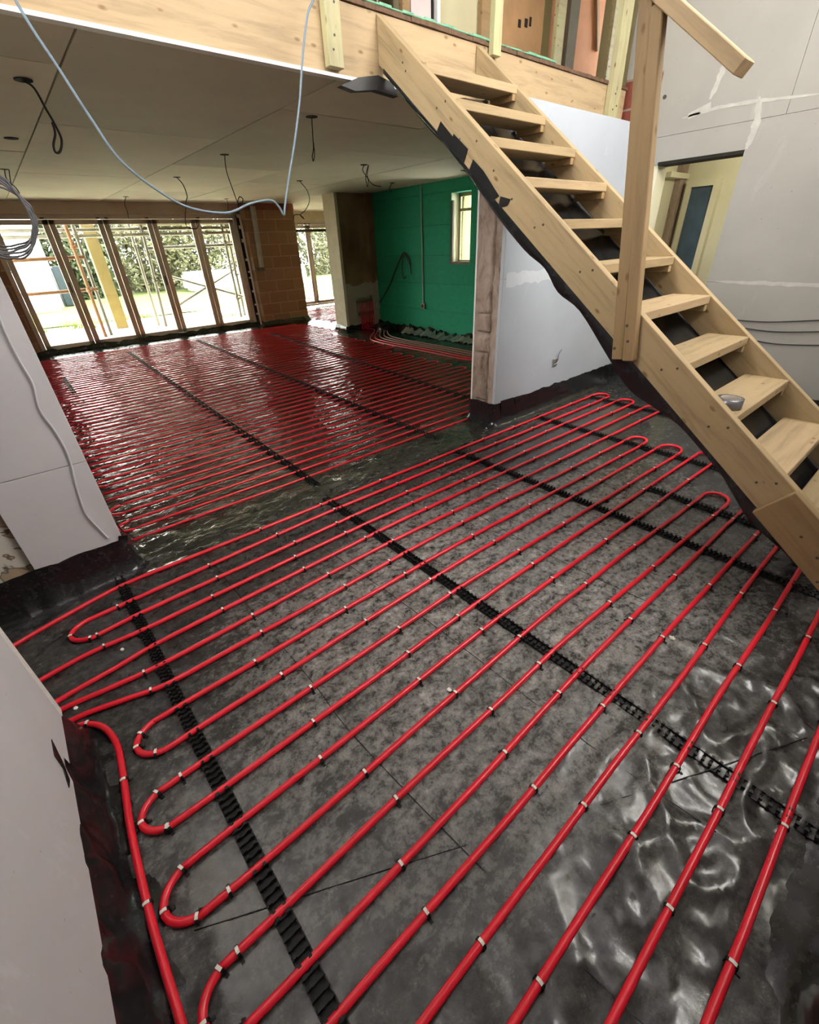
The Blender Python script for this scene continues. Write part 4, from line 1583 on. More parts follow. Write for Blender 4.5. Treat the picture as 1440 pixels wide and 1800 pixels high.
def stringer(name, x0, x1, y0, y1, mat, plumb_top=True, level_bottom=True, dv=DV, off=0.0):
    """board in the Y-Z plane; local X runs up the slope"""
    bm = bmesh.new()
    org = Vector(((x0 + x1) / 2, y0, st_top(y0) + off))

    def loc(y, z):
        v = Vector((0, y, z)) - Vector((0, org.y, org.z))
        return (v.dot(dirv), v.dot(nrmv))
    if level_bottom:
        zt = 0.006
        yb = (zt - (0.43 + off - dv)) / SL
        yt = (zt - (0.43 + off)) / SL
        poly = [(yb, zt), (y1, st_top(y1) + off - dv), (y1, st_top(y1) + off), (yt, zt)]
    else:
        d = dv * math.cos(math.atan(SL))
        a = Vector((0, y0, st_top(y0) + off))
        b = a - nrmv * d
        poly = [(b.y, b.z), (y1, st_top(y1) + off - dv), (y1, st_top(y1) + off), (a.y, a.z)]
    pl = [loc(*p) for p in poly]
    t = (x1 - x0) / 2
    A_ = [bm.verts.new((p[0], -t, p[1])) for p in pl]
    B_ = [bm.verts.new((p[0], t, p[1])) for p in pl]
    bm.faces.new(A_)
    bm.faces.new(B_[::-1])
    for i in range(4):
        bm.faces.new([A_[i], B_[i], B_[(i + 1) % 4], A_[(i + 1) % 4]])
    bmesh.ops.bevel(bm, geom=bm.edges[:], offset=0.003, segments=1, affect='EDGES', clamp_overlap=True)
    o = finish(name, bm, mat)
    yv = nrmv.cross(dirv)
    mw = Matrix(((dirv.x, yv.x, nrmv.x, org.x), (dirv.y, yv.y, nrmv.y, org.y), (dirv.z, yv.z, nrmv.z, org.z), (0, 0, 0, 1)))
    o.parent = st
    o.matrix_parent_inverse = Matrix.Identity(4)
    o.matrix_basis = Matrix.Translation(st.location).inverted() @ mw
    return o


near_s = stringer('stringer', XL0, XL1, 0.0, YB - 0.001, WOOD)
stringer('stringer', XF0, XF1, 0.0, YB - 0.001, WOOD)
# doubling board at the foot of the near stringer
bm = bmesh.new()
o = None
yy0 = 0.184
p_a = (2.298, yy0, st_top(yy0) + 0.012 - 0.11 * math.cos(math.atan(SL)))
dd = 0.185
c0 = Vector((2.297, yy0, st_top(yy0) + 0.012)) - nrmv * (dd / 2)
c1 = c0 - dirv * 0.62
db = plank('doubling_board', c1, c0, 0.044, dd, WOOD_O, st, tuple(nrmv), 0.003)
bm.free()
screws(db, [(2.2745, 0.12 - 0.02, 0.40), (2.2745, 0.02, 0.33), (2.2745, -0.02, 0.22)], (-1, 0, 0), 0.006)
# treads
for k in range(11):
    zt = 2.435 - 0.2022 * k
    yf = 2.565 - 0.2575 * k
    th = 0.045
    bm = bmesh.new()
    rr = random.Random(100 + k)
    L = XF0 - XL1 + 0.0
    nm = 'tread'
    # near side tip of every tread laps over the stringer edge a little
    x0_, x1_ = XL1 - 0.004 + 0.006 * rr.random(), XF0 + 0.010
    dpt = 0.215
    plank(nm, (x0_, yf + dpt / 2, zt - th / 2), (x1_, yf + dpt / 2, zt - th / 2 + 0.004 * (rr.random() - 0.5)), dpt, th, WOOD if k % 3 else WOOD_B, st, (0, 0, 1), 0.003)
    bm.free()
    # cleats under the tread
    for cx_, sx in ((XL1, 1), (XF0, -1)):
        plank('cleat', (cx_ + sx * 0.019, yf + 0.004, zt - th - 0.019), (cx_ + sx * 0.019, yf + dpt - 0.01, zt - th - 0.019), 0.036, 0.036, WOOD_D if k < 4 else WOOD, st, (0, 0, 1), 0.002)
# screws along the outer stringer
scr = [(808, 245), (708, 110), (713, 125), (783, 178), (768, 190), (838, 248), (940, 400), (955, 395), (1020, 478), (1042, 475), (900, 350), (868, 300), (1163, 650), (1191, 648), (1246, 750), (1280, 752), (1330, 848), (1365, 850), (1080, 590)]
ps = []
for p in scr:
    q = at_x(*p, XL0)
    t_ = st_top(q.y)
    if t_ - DV + 0.01 < q.z < t_ - 0.01:
        ps.append(tuple(q))
screws(near_s, ps, (-1, 0, 0), 0.006)
# newel post : two planks side by side
npb = (2.296, 1.038, 1.005)
for dy, mt, nm in ((0.028, WOOD_O, 'newel_post'), (-0.028, WOOD_O, 'newel_post')):
    npo = plank(nm, (2.296, 1.040 + dy, 1.008), (2.296, 1.222 + dy, 2.40 if dy > 0 else 2.28), 0.0545, 0.046, mt, st, (-1, 0, 0), 0.004)
screws(npo, [(2.272, 1.03, 1.10), (2.272, 1.05, 1.17), (2.272, 1.09, 1.06), (2.272, 1.09, 2.0)], (-1, 0, 0), 0.007)
# handrail
h0 = Vector((2.30, 0.853, 2.012))
h1 = h0 + dirv * 1.5
plank('handrail', h0 + nrmv * 0.024, h1 + nrmv * 0.024, 0.092, 0.048, WOOD_B, st, tuple(nrmv), 0.003)

# black sheet wrapped under the stair
sm = empty('stair_membrane', (2.8, 1.5, 0))
tag(sm, 'black polythene sheet fixed under the open staircase', 'plastic sheet')
bm = bmesh.new()
nu, nv = 60, 30
g = []
for i in range(nu + 1):
    y = 0.02 + (2.86 - 0.02) * i / nu
    rw_ = []
    for j in range(nv + 1):
        t = j / nv
        x = XL0 + 0.004 + (XF1 - 0.008 - XL0) * t
        base = st_top(y) - DV - 0.004
        sag = 0.035 * math.sin(math.pi * t) * (0.6 + 0.5 * noise.noise(Vector((y * 2, 0, 3)))) + 0.025 * abs(noise.noise(Vector((x * 3, y * 2.6, 0))))
        edge_sag = 0.035 * max(0, noise.noise(Vector((y * 1.8, 7, 0)))) * (1 - t) ** 2
        foot = 0.0
        z = max(0.035, base - sag - edge_sag - foot)
        rw_.append(bm.verts.new((x, y, z)))
    g.append(rw_)
for i in range(nu):
    for j in range(nv):
        bm.faces.new([g[i][j], g[i + 1][j], g[i + 1][j + 1], g[i][j + 1]]).smooth = True
finish('soffit_sheet', bm, SHEET_S, sm)
# fold hanging below the outer stringer
hang = [(2.9, 0.02), (2.6, 0.025), (2.3, 0.012), (2.0, 0.06), (1.75, 0.07), (1.6, 0.045), (1.5, 0.08), (1.35, 0.05), (1.15, 0.10), (1.0, 0.13), (0.85, 0.08), (0.7, 0.035), (0.5, 0.03), (0.42, 0.05), (0.3, 0.08), (0.15, 0.05), (0.02, 0.03)]
bm = bmesh.new()
up, dn = [], []
cp = catmull([(0, a, b) for a, b in hang], 4)
for p in cp:
    zt = st_top(p.y) - DV
    up.append([bm.verts.new((XL0 - 0.003, p.y, zt + 0.012)), bm.verts.new((XL0 - 0.006 - 0.01 * abs(noise.noise(Vector((p.y * 8, 0, 0)))), p.y, zt - p.z * 0.5)), bm.verts.new((XL0 + 0.02, p.y, max(0.02, zt - p.z)))])
for a, b in zip(up[:-1], up[1:]):
    for j in range(2):
        bm.faces.new([a[j], b[j], b[j + 1], a[j + 1]]).smooth = True
finish('hanging_fold', bm, SHEET_S, sm)
# taped patches on the outer face of the stringer
for q in ([(775, 213), (800, 245), (790, 262), (768, 232)], [(798, 235), (823, 262), (815, 290), (790, 258)], [(832, 280), (850, 300), (842, 322), (824, 302)], [(880, 345), (898, 350), (892, 362), (876, 366)],
          [(850, 300), (878, 345), (868, 352), (842, 318)]):
    tape_quad(sm, [at_x(*p, XL0 - 0.002) for p in q], 0.002, (-1, 0, 0))
# black bunched sheet at the stair head under the beam
bm = bmesh.new()
cp = [at_y(*p, YB - 0.03) for p in [(600, 150), (625, 160), (660, 158), (700, 170), (690, 145), (665, 132), (630, 136)]]
A_ = [bm.verts.new(p) for p in cp]
B_ = [bm.verts.new(p + Vector((0, 0.05, 0))) for p in cp]
bm.faces.new(A_)
bm.faces.new(B_[::-1])
for i in range(len(cp)):
    bm.faces.new([A_[i], B_[i], B_[(i + 1) % len(cp)], A_[(i + 1) % len(cp)]])
finish('bunched_end', bm, BLACK, sm)

# roll of duct tape on a tread
tr = empty('tape_roll', (2.487, 0.580, 0.818))
bm = bmesh.new()


def ring(bm, c, ri_, ro_, z0, z1, seg=40, mi=0):
    vs = []
    for k in range(seg):
        a = 2 * math.pi * k / seg
        ca, sa = math.cos(a), math.sin(a)
        vs.append([bm.verts.new((c[0] + r_ * ca, c[1] + r_ * sa, z)) for r_, z in ((ri_, z0), (ro_, z0), (ro_, z1), (ri_, z1))])
    for k in range(seg):
        a, b = vs[k], vs[(k + 1) % seg]
        for i_ in range(4):
            f = bm.faces.new([a[i_], b[i_], b[(i_ + 1) % 4], a[(i_ + 1) % 4]])
            f.smooth = True
            f.material_index = mi


ring(bm, (2.487, 0.580), 0.041, 0.056, 0.817, 0.865)
finish('tape_winding', bm, mottled('silver_duct_tape', (0.20, 0.20, 0.22), 0.1, 20, rough=0.25, metal=0.6), tr)
bm = bmesh.new()
ring(bm, (2.487, 0.580), 0.0385, 0.0408, 0.8165, 0.866)
finish('cardboard_core', bm, CARD, tr)
tag(tr, 'roll of silver duct tape lying on a lower stair tread', 'tape roll')

# ------------------------------------------------------------------ cables
def cable(name, pts, r, mat, label, cat='cable', parent=None, sub=8, seg=6):
    o = tube_obj(name, pts, r, mat, parent, seg, sub)
    if parent is None:
        tag(o, label, cat)
    return o


yc = 2.78
cp = [at_y(*p, yc) for p in [(-5, -60), (27, 0), (58, 52), (100, 115), (160, 208), (215, 285), (290, 343), (340, 367), (400, 374), (440, 358), (475, 352), (490, 363), (499, 377), (501, 362), (506, 325), (518, 250), (527, 175), (532, 100), (541, 25), (552, -5), (560, -70)]]
cable('data_cable', cp, 0.0058, CABLE_B, 'long blue-grey cable sagging in a deep loop before the edge beam', seg=8)
# coil at the left edge
coil = empty('cable_coil', (0.02, 2.4, 1.6))
rr = random.Random(3)
for k in range(6):
    pts = []
    cc_ = at_y(-8, 378, 2.4)
    cx_, cz_ = cc_.x + rr.uniform(-0.006, 0.006), cc_.z
    for q in range(25):
        a = 2 * math.pi * q / 24
        pts.append((cx_ + (0.098 + 0.012 * rr.random() + k * 0.005) * math.sin(a) * (1.0 if math.sin(a) < 0.2 else 0.93), 2.40 + 0.020 * k - 0.05 + 0.006 * rr.random(), cz_ + (0.132 - k * 0.008 + 0.010 * rr.random()) * math.cos(a)))
    o = tube_obj('cable_turn', pts, 0.0034, CABLE_G, coil, 6, 3)
tube_obj('cable_tail', [(cc_.x, 2.40, cc_.z + 0.125), (-0.02, 2.45, 2.0), (-0.03, 2.57, 2.35)], 0.0042, CABLE_G, coil, 6, 5)
tag(coil, 'coil of grey cable hanging at the left edge before the pier', 'cable')
# cable on the pier board
cp = [at_y(*p, 2.570) for p in [(-6, 540), (0, 560), (17, 600), (38, 640), (58, 675), (70, 720), (95, 755), (113, 785), (125, 815), (133, 850), (142, 880), (152, 905), (175, 930), (190, 946)]]
cable('white_cable', cp, 0.0042, CABLE_W, 'thin white cable running down the white board of the left pier')
# cables on the right wall
for pts, lab in (([(1280, 560), (1290, 562), (1350, 566), (1440, 563), (1500, 560)], 'top of the three thin dark cables along the grey right wall'),
                 ([(1285, 570), (1305, 576), (1360, 583), (1440, 583), (1500, 580)], 'middle of the three thin dark cables along the grey right wall'),
                 ([(1300, 588), (1325, 598), (1370, 605), (1440, 607), (1500, 606)], 'lowest of the three thin dark cables along the grey right wall')):
    cable('wall_cable', [at_x(*p, XR - 0.012) for p in pts], 0.0045, BLACK, lab)
# wire loops hanging from holes in the far ceiling
hang_list = [
    ([(42, 143), (60, 155), (80, 190), (97, 220), (108, 245), (106, 265), (98, 268), (94, 255), (97, 235), (92, 215)], 3.89, 0.010, 'black wire loop hanging from the ceiling hole nearest the upper left'),
    ([(8, 298), (12, 315), (28, 330), (34, 340), (30, 342), (22, 330), (18, 315), (16, 299)], 7.4, 0.008, 'dark wire loop hanging from the ceiling at the far left, above the cable coil'),
    ([(395, 273), (398, 300), (408, 330), (418, 356), (424, 360), (427, 350), (421, 346), (418, 354)], 5.6, 0.008, 'single black wire hanging above the block wall with a curled tip'),
    ([(311, 312), (322, 325), (329, 345), (327, 356), (326, 390), (332, 400), (345, 402), (350, 393)], 7.4, 0.010, 'black wire hanging above the middle mullion of the glass doors'),
    ([(548, 206), (550, 240), (551, 262), (549, 275), (551, 283), (553, 270), (551, 250)], 3.82, 0.007, 'short straight black wire hanging from the ceiling before the manifold wall'),
    ([(640, 290), (638, 300), (647, 315), (646, 328), (643, 310), (648, 290), (646, 310), (655, 324), (670, 328)], 5.57, 0.009, 'black wire with a double loop hanging near the green wall'),
    ([(527, 319), (540, 335), (544, 352), (538, 368), (528, 378), (535, 385), (528, 378), (518, 378), (516, 386)], 7.19, 0.010, 'black forked wire hanging before the narrow patio doors'),
    ([(222, 348), (219, 358), (224, 372), (226, 385)], 10.0, 0.009, 'thin wire hanging above the second mullion of the glass doors'),
    ([(398, 349), (401, 360), (400, 378)], 10.0, 0.008, 'thin wire hanging above the right end of the glass doors'),
    ([(690, 322), (685, 330), (688, 338)], 6.9, 0.010, 'stub of wire at the ceiling beside the corner of the green wall'),
    ([(815, 298), (822, 305), (828, 318)], 5.4, 0.009, 'stub of wire hanging above the hatch in the green wall')]
for pts, Y, r_, lab in hang_list:
    root = empty('ceiling_wire', tuple(at_y(*pts[0], Y)))
    p3 = [at_y(*p, Y) for p in pts]
    p3[0].z = ZC - 0.003
    cable('wire', p3, r_ * 0.6, BLACK, None, parent=root)
    bm = bmesh.new()
    cyl(bm, (p3[0].x, p3[0].y, ZC - 0.0025), 0.045, 0.004, 20)
    finish('ceiling_hole', bm, DARK, root)
    tag(root, lab, 'wire')
o = None
bm = bmesh.new()
cyl(bm, tuple(at_z(20, 244, ZC - 0.0025)), 0.05, 0.004, 20)
o = finish('ceiling_hole', bm, DARK)
tag(o, 'empty dark hole in the ceiling board at the upper left', 'hole')

# socket box with wire on the blue board
sb = empty('socket_box', (4.14, 2.575, 0.44))
q = at_y(976, 637, 2.57)
bm = bmesh.new()
add_box(bm, q.x - 0.04, q.x + 0.04, 2.568, 2.58, q.z - 0.038, q.z + 0.038)
bmesh.ops.bevel(bm, geom=bm.edges[:], offset=0.002, segments=1, affect='EDGES', clamp_overlap=True)
finish('metal_box', bm, STEEL, sb)
box('cavity', q.x - 0.032, q.x + 0.032, 2.5665, 2.5685, q.z - 0.03, q.z + 0.03, DARKG, sb)
tube_obj('wire_end', [(q.x, 2.565, q.z - 0.01), (q.x + 0.0, 2.54, q.z + 0.03), (q.x + 0.02, 2.55, q.z + 0.08), (q.x + 0.06, 2.55, q.z + 0.12)], 0.004, CABLE_G, sb, 6, 5)
tube_obj('wire_end', [(q.x - 0.02, 2.565, q.z - 0.02), (q.x + 0.01, 2.55, q.z + 0.0), (q.x + 0.03, 2.56, q.z + 0.03)], 0.003, CABLE_W, sb, 6, 5)
tag(sb, 'metal wall box with loose wires low on the blue plasterboard wall', 'socket box')

# conduit and box on the block wall
cd = empty('cable_trunking', (4.8, 10.7, 1.2))
plank('trunking', at_y(443, 362, 10.70), at_y(459, 470, 10.70), 0.10, 0.03, STEEL, cd, (0, -1, 0), 0.003)
plank('trunking_rib', at_y(447, 362, 10.68), at_y(463, 470, 10.68), 0.03, 0.02, STEEL, cd, (0, -1, 0), 0.003)
tag(cd, 'grey cable trunking running down the brown block wall', 'trunking')
sb2 = empty('socket_box', (4.8, 10.7, 1.18))
q = at_y(458, 473, 10.70)
bm = bmesh.new()
add_box(bm, q.x - 0.10, q.x + 0.10, 10.69, 10.72, q.z - 0.045, q.z + 0.045)
finish('metal_box', bm, DARKG, sb2)
bm = bmesh.new()
for dx in (-0.05, 0.05):
    add_box(bm, q.x + dx - 0.03, q.x + dx + 0.03, 10.684, 10.691, q.z - 0.03, q.z + 0.03)
finish('box_knockouts', bm, BRASS, sb2)
tag(sb2, 'dark double metal box on the block wall at the foot of the trunking', 'socket box')

# green wall conduit, box, cables
gc = empty('wall_conduit', (6.19, 6.88, 0.5))
plank('conduit', (6.19, 6.885, 2.39), (6.19, 6.88, 0.56), 0.03, 0.02, mottled('pale_green_conduit', (0.25, 0.42, 0.30), 0.1, 6), gc, (-1, 0, 0), 0.003)
bm = bmesh.new()
add_box(bm, 6.17, 6.20, 6.83, 6.93, 0.46, 0.56)
finish('socket_box', bm, BRASS, gc)
box('box_cavity', 6.166, 6.171, 6.85, 6.91, 0.48, 0.54, DARK, gc)
tag(gc, 'pale conduit down the green wall ending in a small metal box', 'conduit')
cable('hanging_cable', [(6.185, 7.22, 1.18), (6.18, 7.25, 1.30), (6.17, 7.38, 1.40), (6.17, 7.5, 1.30), (6.16, 7.70, 1.05), (6.16, 7.85, 0.85), (6.15, 8.1, 0.6), (6.15, 8.22, 0.5)], 0.012, BLACK, 'black cable drooping down the green wall towards the manifold')
cable('hanging_cable', [(6.185, 7.20, 1.05), (6.18, 7.24, 1.22), (6.17, 7.37, 1.37), (6.17, 7.45, 1.2), (6.17, 7.42, 0.98), (6.17, 7.35, 1.0)], 0.009, BLACK, 'looped end of black cable hanging from a nail in the green wall')

# heating manifold
mf = empty('heating_manifold', (6.0, 8.35, 0.3))
ym = 8.36
bm = bmesh.new()
tube(bm, [(5.66, ym, 0.545), (6.30 - 0.14, ym, 0.545)], 0.020, 12)
finish('flow_bar', bm, BRASS, mf)
bm = bmesh.new()
tube(bm, [(5.68, ym, 0.315), (6.16, ym, 0.315)], 0.022, 12)
finish('return_bar', bm, BRASS, mf)
for k in range(7):
    x = 5.72 + k * 0.055
    bm = bmesh.new()
    cyl(bm, (x, ym, 0.565), 0.013, 0.035, 10)
    cyl(bm, (x, ym, 0.60), 0.008, 0.02, 8)
    finish('flow_meter', bm, DARKG, mf)
    bm = bmesh.new()
    cyl(bm, (x, ym - 0.022, 0.335), 0.012, 0.03, 10)
    cyl(bm, (x, ym - 0.022, 0.27), 0.012, 0.03, 10)
    finish('return_valve', bm, BRASS, mf)
    tube_obj('pipe_tail', [(x, ym - 0.02, 0.525), (x + 0.004, ym - 0.03, 0.3), (x + 0.01, ym - 0.02, 0.012)], 0.0095, RED, mf, 8, 4)
    tube_obj('pipe_tail', [(x + 0.026, ym, 0.30), (x + 0.028, ym - 0.004, 0.15), (x + 0.034, ym - 0.01, 0.012)], 0.0095, RED, mf, 8, 4)
bm = bmesh.new()
cyl(bm, (6.14, ym - 0.10, 0.43), 0.045, 0.09, 16, 1)
tube(bm, [(6.14, ym, 0.60), (6.14, ym, 0.22)], 0.020, 10)
cyl(bm, (6.14, ym, 0.36), 0.034, 0.05, 12)
cyl(bm, (6.14, ym, 0.50), 0.034, 0.04, 12)
finish('pump', bm, STEEL, mf)
bm = bmesh.new()
cyl(bm, (6.02, ym, 0.57), 0.016, 0.06, 10)
add_box(bm, 5.99, 6.05, ym - 0.012, ym + 0.012, 0.63, 0.645)
finish('air_vent', bm, DARKG, mf)
bm = bmesh.new()
for x in (5.69, 6.08):
    add_box(bm, x - 0.012, x + 0.012, ym + 0.015, 8.42, 0.27, 0.60)
finish('wall_bracket', bm, STEEL, mf)
tag(mf, 'underfloor heating manifold with red pipe tails in the dark corner beside the green wall', 'manifold')
bp = empty('polythene_heap', (6.05, 8.1, 0))
bm = bmesh.new()
nx, ny = 24, 14
g = []
for i in range(nx + 1):
    row = []
    for j in range(ny + 1):
        x = 5.80 + 0.38 * i / nx
        y = 7.55 + 0.72 * j / ny
        e_ = math.sin(math.pi * i / nx) ** 0.5 * math.sin(math.pi * j / ny) ** 0.5
        row.append(bm.verts.new((x, y, 0.008 + e_ * (0.13 + 0.07 * noise.noise(Vector((x * 9, y * 9, 0)))))))
    g.append(row)
for i in range(nx):
    for j in range(ny):
        bm.faces.new([g[i][j], g[i + 1][j], g[i + 1][j + 1], g[i][j + 1]]).smooth = True
finish('folds', bm, SHEET_K, bp)
tag(bp, 'bunched black polythene on the floor in front of the manifold corner', 'plastic sheet')

# ------------------------------------------------------------------ outside
GZ = -0.10
bm = bmesh.new()
nx, ny = 60, 50
g = []
for i in range(nx + 1):
    row = []
    for j in range(ny + 1):
        x = -14 + 50 * i / nx
        y = 16.4 + 34 * j / ny
        row.append(bm.verts.new((x, y, GZ + 0.02 + 0.05 * noise.noise(Vector((x * 0.8, y * 0.8, 0))))))
    g.append(row)
for i in range(nx):
    for j in range(ny):
        bm.faces.new([g[i][j], g[i + 1][j], g[i + 1][j + 1], g[i][j + 1]]).smooth = True
o = finish('lawn', bm, GRASS)
tag(o, 'bright green lawn beyond the glass doors', 'lawn')
o['kind'] = 'structure'
bm = bmesh.new()
add_box(bm, -14, 36, 11.31, 16.9, -0.2, GZ)
o = struct(finish('floor_terrace', bm, PAVING))
# tufts of grass on the terrace
bm = bmesh.new()
rr = random.Random(31)
for (cx_, cy_, rad, n) in ((1.25, 12.9, 0.35, 260), (1.9, 12.2, 0.18, 120), (3.3, 13.3, 0.3, 200), (5.0, 14.2, 0.35, 200), (0.9, 15.6, 0.9, 700), (2.2, 16.4, 1.2, 500)):
    for _ in range(n):
        a = rr.uniform(0, 6.28)
        r_ = rad * rr.random() ** 0.5
        p = Vector((cx_ + r_ * math.cos(a), cy_ + r_ * math.sin(a), GZ))
        h = rr.uniform(0.04, 0.15)
        d = Vector((rr.uniform(-1, 1), rr.uniform(-1, 1), 0)) * 0.05
        s = Vector((math.cos(a), -math.sin(a), 0)) * 0.008
        bm.faces.new([bm.verts.new(p - s), bm.verts.new(p + s), bm.verts.new(p + d + Vector((0, 0, h)))])
o = finish('grass_tufts', bm, GRASS)
tag(o, 'tufts of grass growing on the pale terrace outside the doors', 'grass', kind='stuff')


def scaf(name, a, b, r, mat, label, fittings=()):
    root = empty(name, a)
    bm = bmesh.new()
    tube(bm, [a, b], r, 10)
    finish('tube', bm, mat, root)
    for t in fittings:
        p = Vector(a).lerp(Vector(b), t)
        bm = bmesh.new()
        d = (Vector(b) - Vector(a)).normalized()
        tube(bm, [p - d * 0.035, p + d * 0.035], r * 1.55, 8)
        add_box(bm, p.x + r, p.x + r * 2.4, p.y - 0.02, p.y + 0.02, p.z - 0.02, p.z + 0.02)
        finish('coupler', bm, mat, root)
    tag(root, label, 'scaffold pole')


sr = 0.034
scaf('scaffold_pole', (1.56, 12.6, GZ), (1.60, 12.6, 3.6), sr, RUST, 'upright orange-brown scaffold pole outside the second door leaf, left of its pair', (0.28, 0.5))
scaf('scaffold_pole', (1.70, 12.75, GZ), (1.75, 12.75, 3.6), sr, SCAF, 'upright scaffold pole close right of the orange-brown one', (0.55,))
scaf('scaffold_pole', (2.98, 13.05, GZ), (3.17, 13.05, 3.6), sr, SCAF, 'upright scaffold pole seen through the third door leaf', (0.3, 0.45))
scaf('scaffold_pole', (2.92, 13.5, GZ), (2.96, 13.5, 3.6), sr, SCAF, 'slimmer upright scaffold pole behind the one in the third door leaf', (0.5,))
scaf('scaffold_pole', (4.95, 13.05, GZ), (4.95, 13.05, 3.6), sr, SCAF, 'upright scaffold pole seen through the right-hand door leaf', (0.15, 0.5))
scaf('scaffold_pole', (5.12, 13.2, GZ), (5.12, 13.2, 3.6), sr, SCAF, 'rightmost upright scaffold pole beyond the glass doors', (0.3, 0.6))
scaf('scaffold_pole', (-3, 13.0, 1.93), (9.5, 13.0, 1.97), sr, SCAF, 'long level scaffold pole near the top of the glass doors', (0.45, 0.6, 0.75))
scaf('scaffold_pole', (-3, 13.1, 2.06), (9.5, 13.1, 2.06), sr, SCAF, 'topmost level scaffold pole just under the door heads')
scaf('scaffold_pole', (3.05, 13.1, 1.68), (6.5, 13.1, 1.70), sr, SCAF, 'level scaffold pole through the two right-hand door leaves')
scaf('scaffold_pole', (-3, 12.7, 0.93), (1.75, 12.7, 0.95), sr, RUST, 'level orange-brown scaffold pole at waist height outside the left door leaves')
scaf('scaffold_pole', (-3, 12.7, 1.52), (1.72, 12.7, 1.56), sr, RUST, 'level orange-brown scaffold pole above waist height outside the left leaf')
scaf('scaffold_pole', (3.35, 13.15, 1.10), (5.15, 13.15, 0.48), sr * 0.9, SCAF, 'sloping scaffold brace falling to the right across the right-hand door leaves')
scaf('scaffold_pole', (3.40, 13.2, 0.40), (5.15, 13.2, 1.15), sr * 0.9, SCAF, 'sloping scaffold brace rising to the right across the right-hand door leaves')
bm = bmesh.new()
o = box('timber_post', 2.13, 2.40, 14.5, 14.75, GZ, 3.4, TIMBER_Y, None, 0.01)
bm.free()
tag(o, 'thick yellow timber post standing on the terrace outside', 'post')
o = box('scaffold_board', 3.0, 5.3, 12.8, 13.3, 2.13, 2.17, TIMBER_Y)
tag(o, 'yellow scaffold boards across the top of the scaffold outside', 'scaffold board')
# white sheeted shape and dark trailer at the far left
wt = box('sheeted_stack', 0.2, 1.75, 21.6, 23.2, GZ, 1.15, TARP, None, 0.12)
tag(wt, 'white sheeted stack of materials on the lawn seen through the left door leaf', 'stack')
wt = box('white_van_body', 0.95, 2.0, 24.0, 26.0, 0.2, 3.2, TARP, None, 0.1)
tag(wt, 'tall white sheeted shape behind the white stack', 'stack')
bt = box('blue_skip', 1.95, 2.6, 23.4, 24.6, GZ, 1.3, BLUEM, None, 0.05)
tag(bt, 'dark blue container on the lawn behind the scaffold', 'container')
gr_ = box('white_cover', 7.4, 13.5, 24.5, 26.5, GZ, 0.75, TARP, None, 0.15)
tag(gr_, 'long low white covered pile on the far lawn', 'pile')


def bush(name, c, rad, hgt, mat, label, cat, n=2600, seed=1, leaf=0.13, trunk=True):
    rr = random.Random(seed)
    root = empty(name, (c[0], c[1], GZ))
    bm = bmesh.new()
    for _ in range(n):
        # clumps
        a = rr.uniform(0, 2 * math.pi)
        u = rr.random() ** 0.45
        h = rr.random()
        w_ = math.sin(math.pi * min(1, 0.18 + 0.82 * h)) ** 0.5
        p = Vector((c[0] + math.cos(a) * rad * u * w_, c[1] + math.sin(a) * rad * u * w_ * 0.7, GZ + 0.05 + h * hgt))
        if noise.noise(p * 0.9) < -0.3:
            continue
        s = leaf * rr.uniform(0.6, 1.3)
        t1 = Vector((rr.uniform(-1, 1), rr.uniform(-1, 1), rr.uniform(-1, 1))).normalized()
        t2 = t1.orthogonal().normalized()
        bm.faces.new([bm.verts.new(p - t1 * s), bm.verts.new(p + t2 * s * 0.45), bm.verts.new(p + t1 * s), bm.verts.new(p - t2 * s * 0.45)])
    finish('foliage', bm, mat, root)
    if trunk:
        bm = bmesh.new()
        for k in range(7):
            a = rr.uniform(0, 6.28)
            q = Vector((c[0] + rad * 0.6 * math.cos(a), c[1] + rad * 0.4 * math.sin(a), GZ + hgt * rr.uniform(0.6, 0.95)))
            tube(bm, catmull([(c[0], c[1], GZ), ((c[0] * 2 + q.x) / 3, (c[1] * 2 + q.y) / 3, GZ + hgt * 0.35), tuple(q)], 4), 0.035, 5)
        finish('branches', bm, TWIG, root)
    tag(root, label, cat)


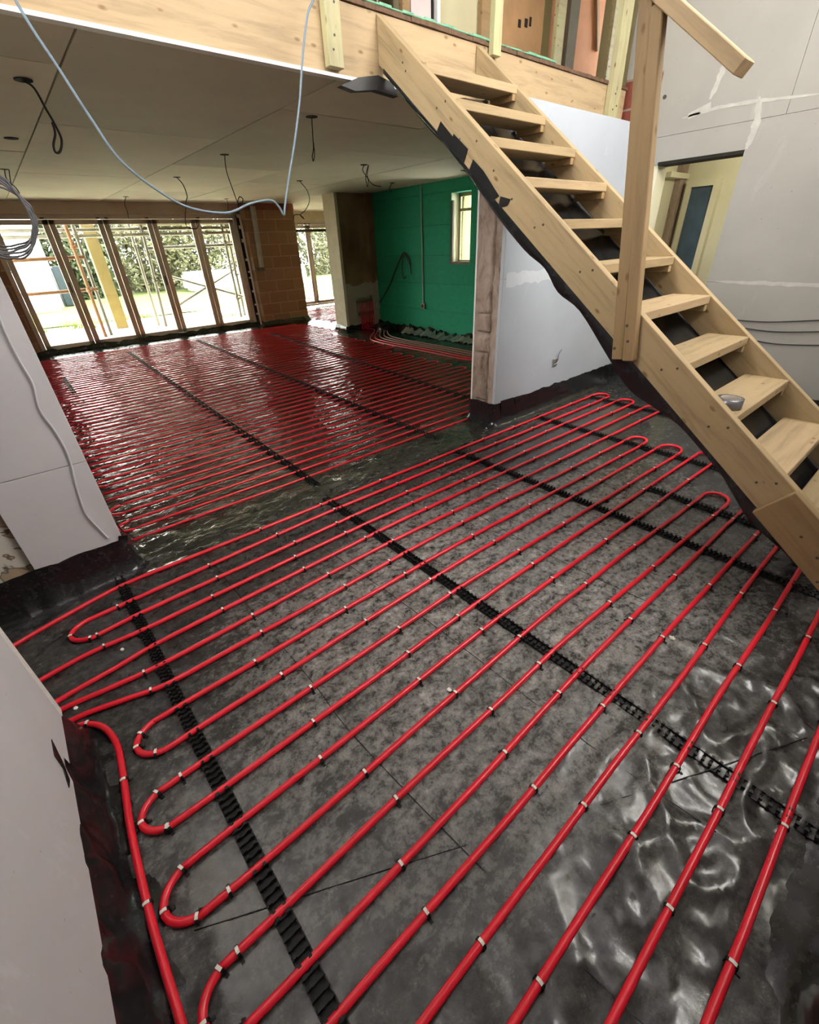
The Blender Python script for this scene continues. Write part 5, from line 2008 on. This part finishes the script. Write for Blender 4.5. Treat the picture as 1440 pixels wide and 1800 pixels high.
bl = [((0.2, 27.5), 2.0, 3.4, LEAF, 'dark bush beyond the white sheeted stack at the far left', 11),
      ((3.4, 27.0), 1.7, 3.6, LEAF, 'dark green bush seen behind the yellow timber post', 12),
      ((6.3, 28.5), 2.2, 4.8, LEAF2, 'pale bare-looking bush beyond the third door leaf', 13),
      ((9.4, 28.0), 2.2, 4.4, LEAF2, 'pale leafy bush beyond the fourth door leaf', 14),
      ((12.5, 30.0), 2.4, 4.6, LEAF2, 'large pale bush beyond the right-hand door leaf', 15),
      ((17.5, 31.0), 2.6, 3.2, LEAF2, 'low pale bush seen through the narrow patio doors', 16),
      ((7.8, 31.0), 2.6, 6.0, LEAF, 'tall dark tree behind the pale bushes', 17),
      ((21.5, 33.0), 3.0, 3.0, LEAF2, 'pale bush at the far right beyond the patio doors', 18)]
for c, rad, hgt, mat, lab, sd in bl:
    bush('garden_bush', c, rad, hgt * 1.35, mat, lab, 'bush', 6500, sd, 0.15)
# orange frame of a swing or digger boom in the garden
og = empty('orange_frame', (9.3, 22.5, GZ))
bm = bmesh.new()
tube(bm, [(9.2, 22.5, GZ), (8.95, 22.5, 2.5)], 0.05, 8)
tube(bm, [(9.9, 22.7, GZ), (9.0, 22.5, 2.4)], 0.035, 8)
tube(bm, [(8.6, 22.7, 1.9), (9.5, 22.5, 2.2)], 0.035, 8)
finish('frame_tubes', bm, mottled('orange_paint', (0.25, 0.09, 0.02), 0.1, 5), og)
tag(og, 'thin orange metal frame standing on the far lawn', 'frame')

GROUPS = {'heating_pipe': 'red heating pipes on the floor', 'clip_rail': 'black clip rails on the floor', 'plaster_crumb': 'crumbs on the dark floor sheet',
          'guard_post': 'temporary guard posts on the edge beam', 'wall_stud': 'studs standing upstairs', 'plaster_board': 'boards standing upstairs',
          'plastered_partition': 'plastered partitions upstairs', 'scaffold_pole': 'scaffold poles outside the doors', 'garden_bush': 'bushes beyond the lawn',
          'ceiling_wire': 'wires hanging from the far ceiling', 'wall_cable': 'cables on the grey right wall', 'feed_pipe': 'pipes sweeping from the manifold',
          'hanging_cable': 'black cables on the green wall', 'socket_box': 'metal wall boxes'}
for o in scn.objects:
    k = o.name.split('.')[0]
    if o.parent is None and k in GROUPS and 'label' in o:
        o['group'] = GROUPS[k]
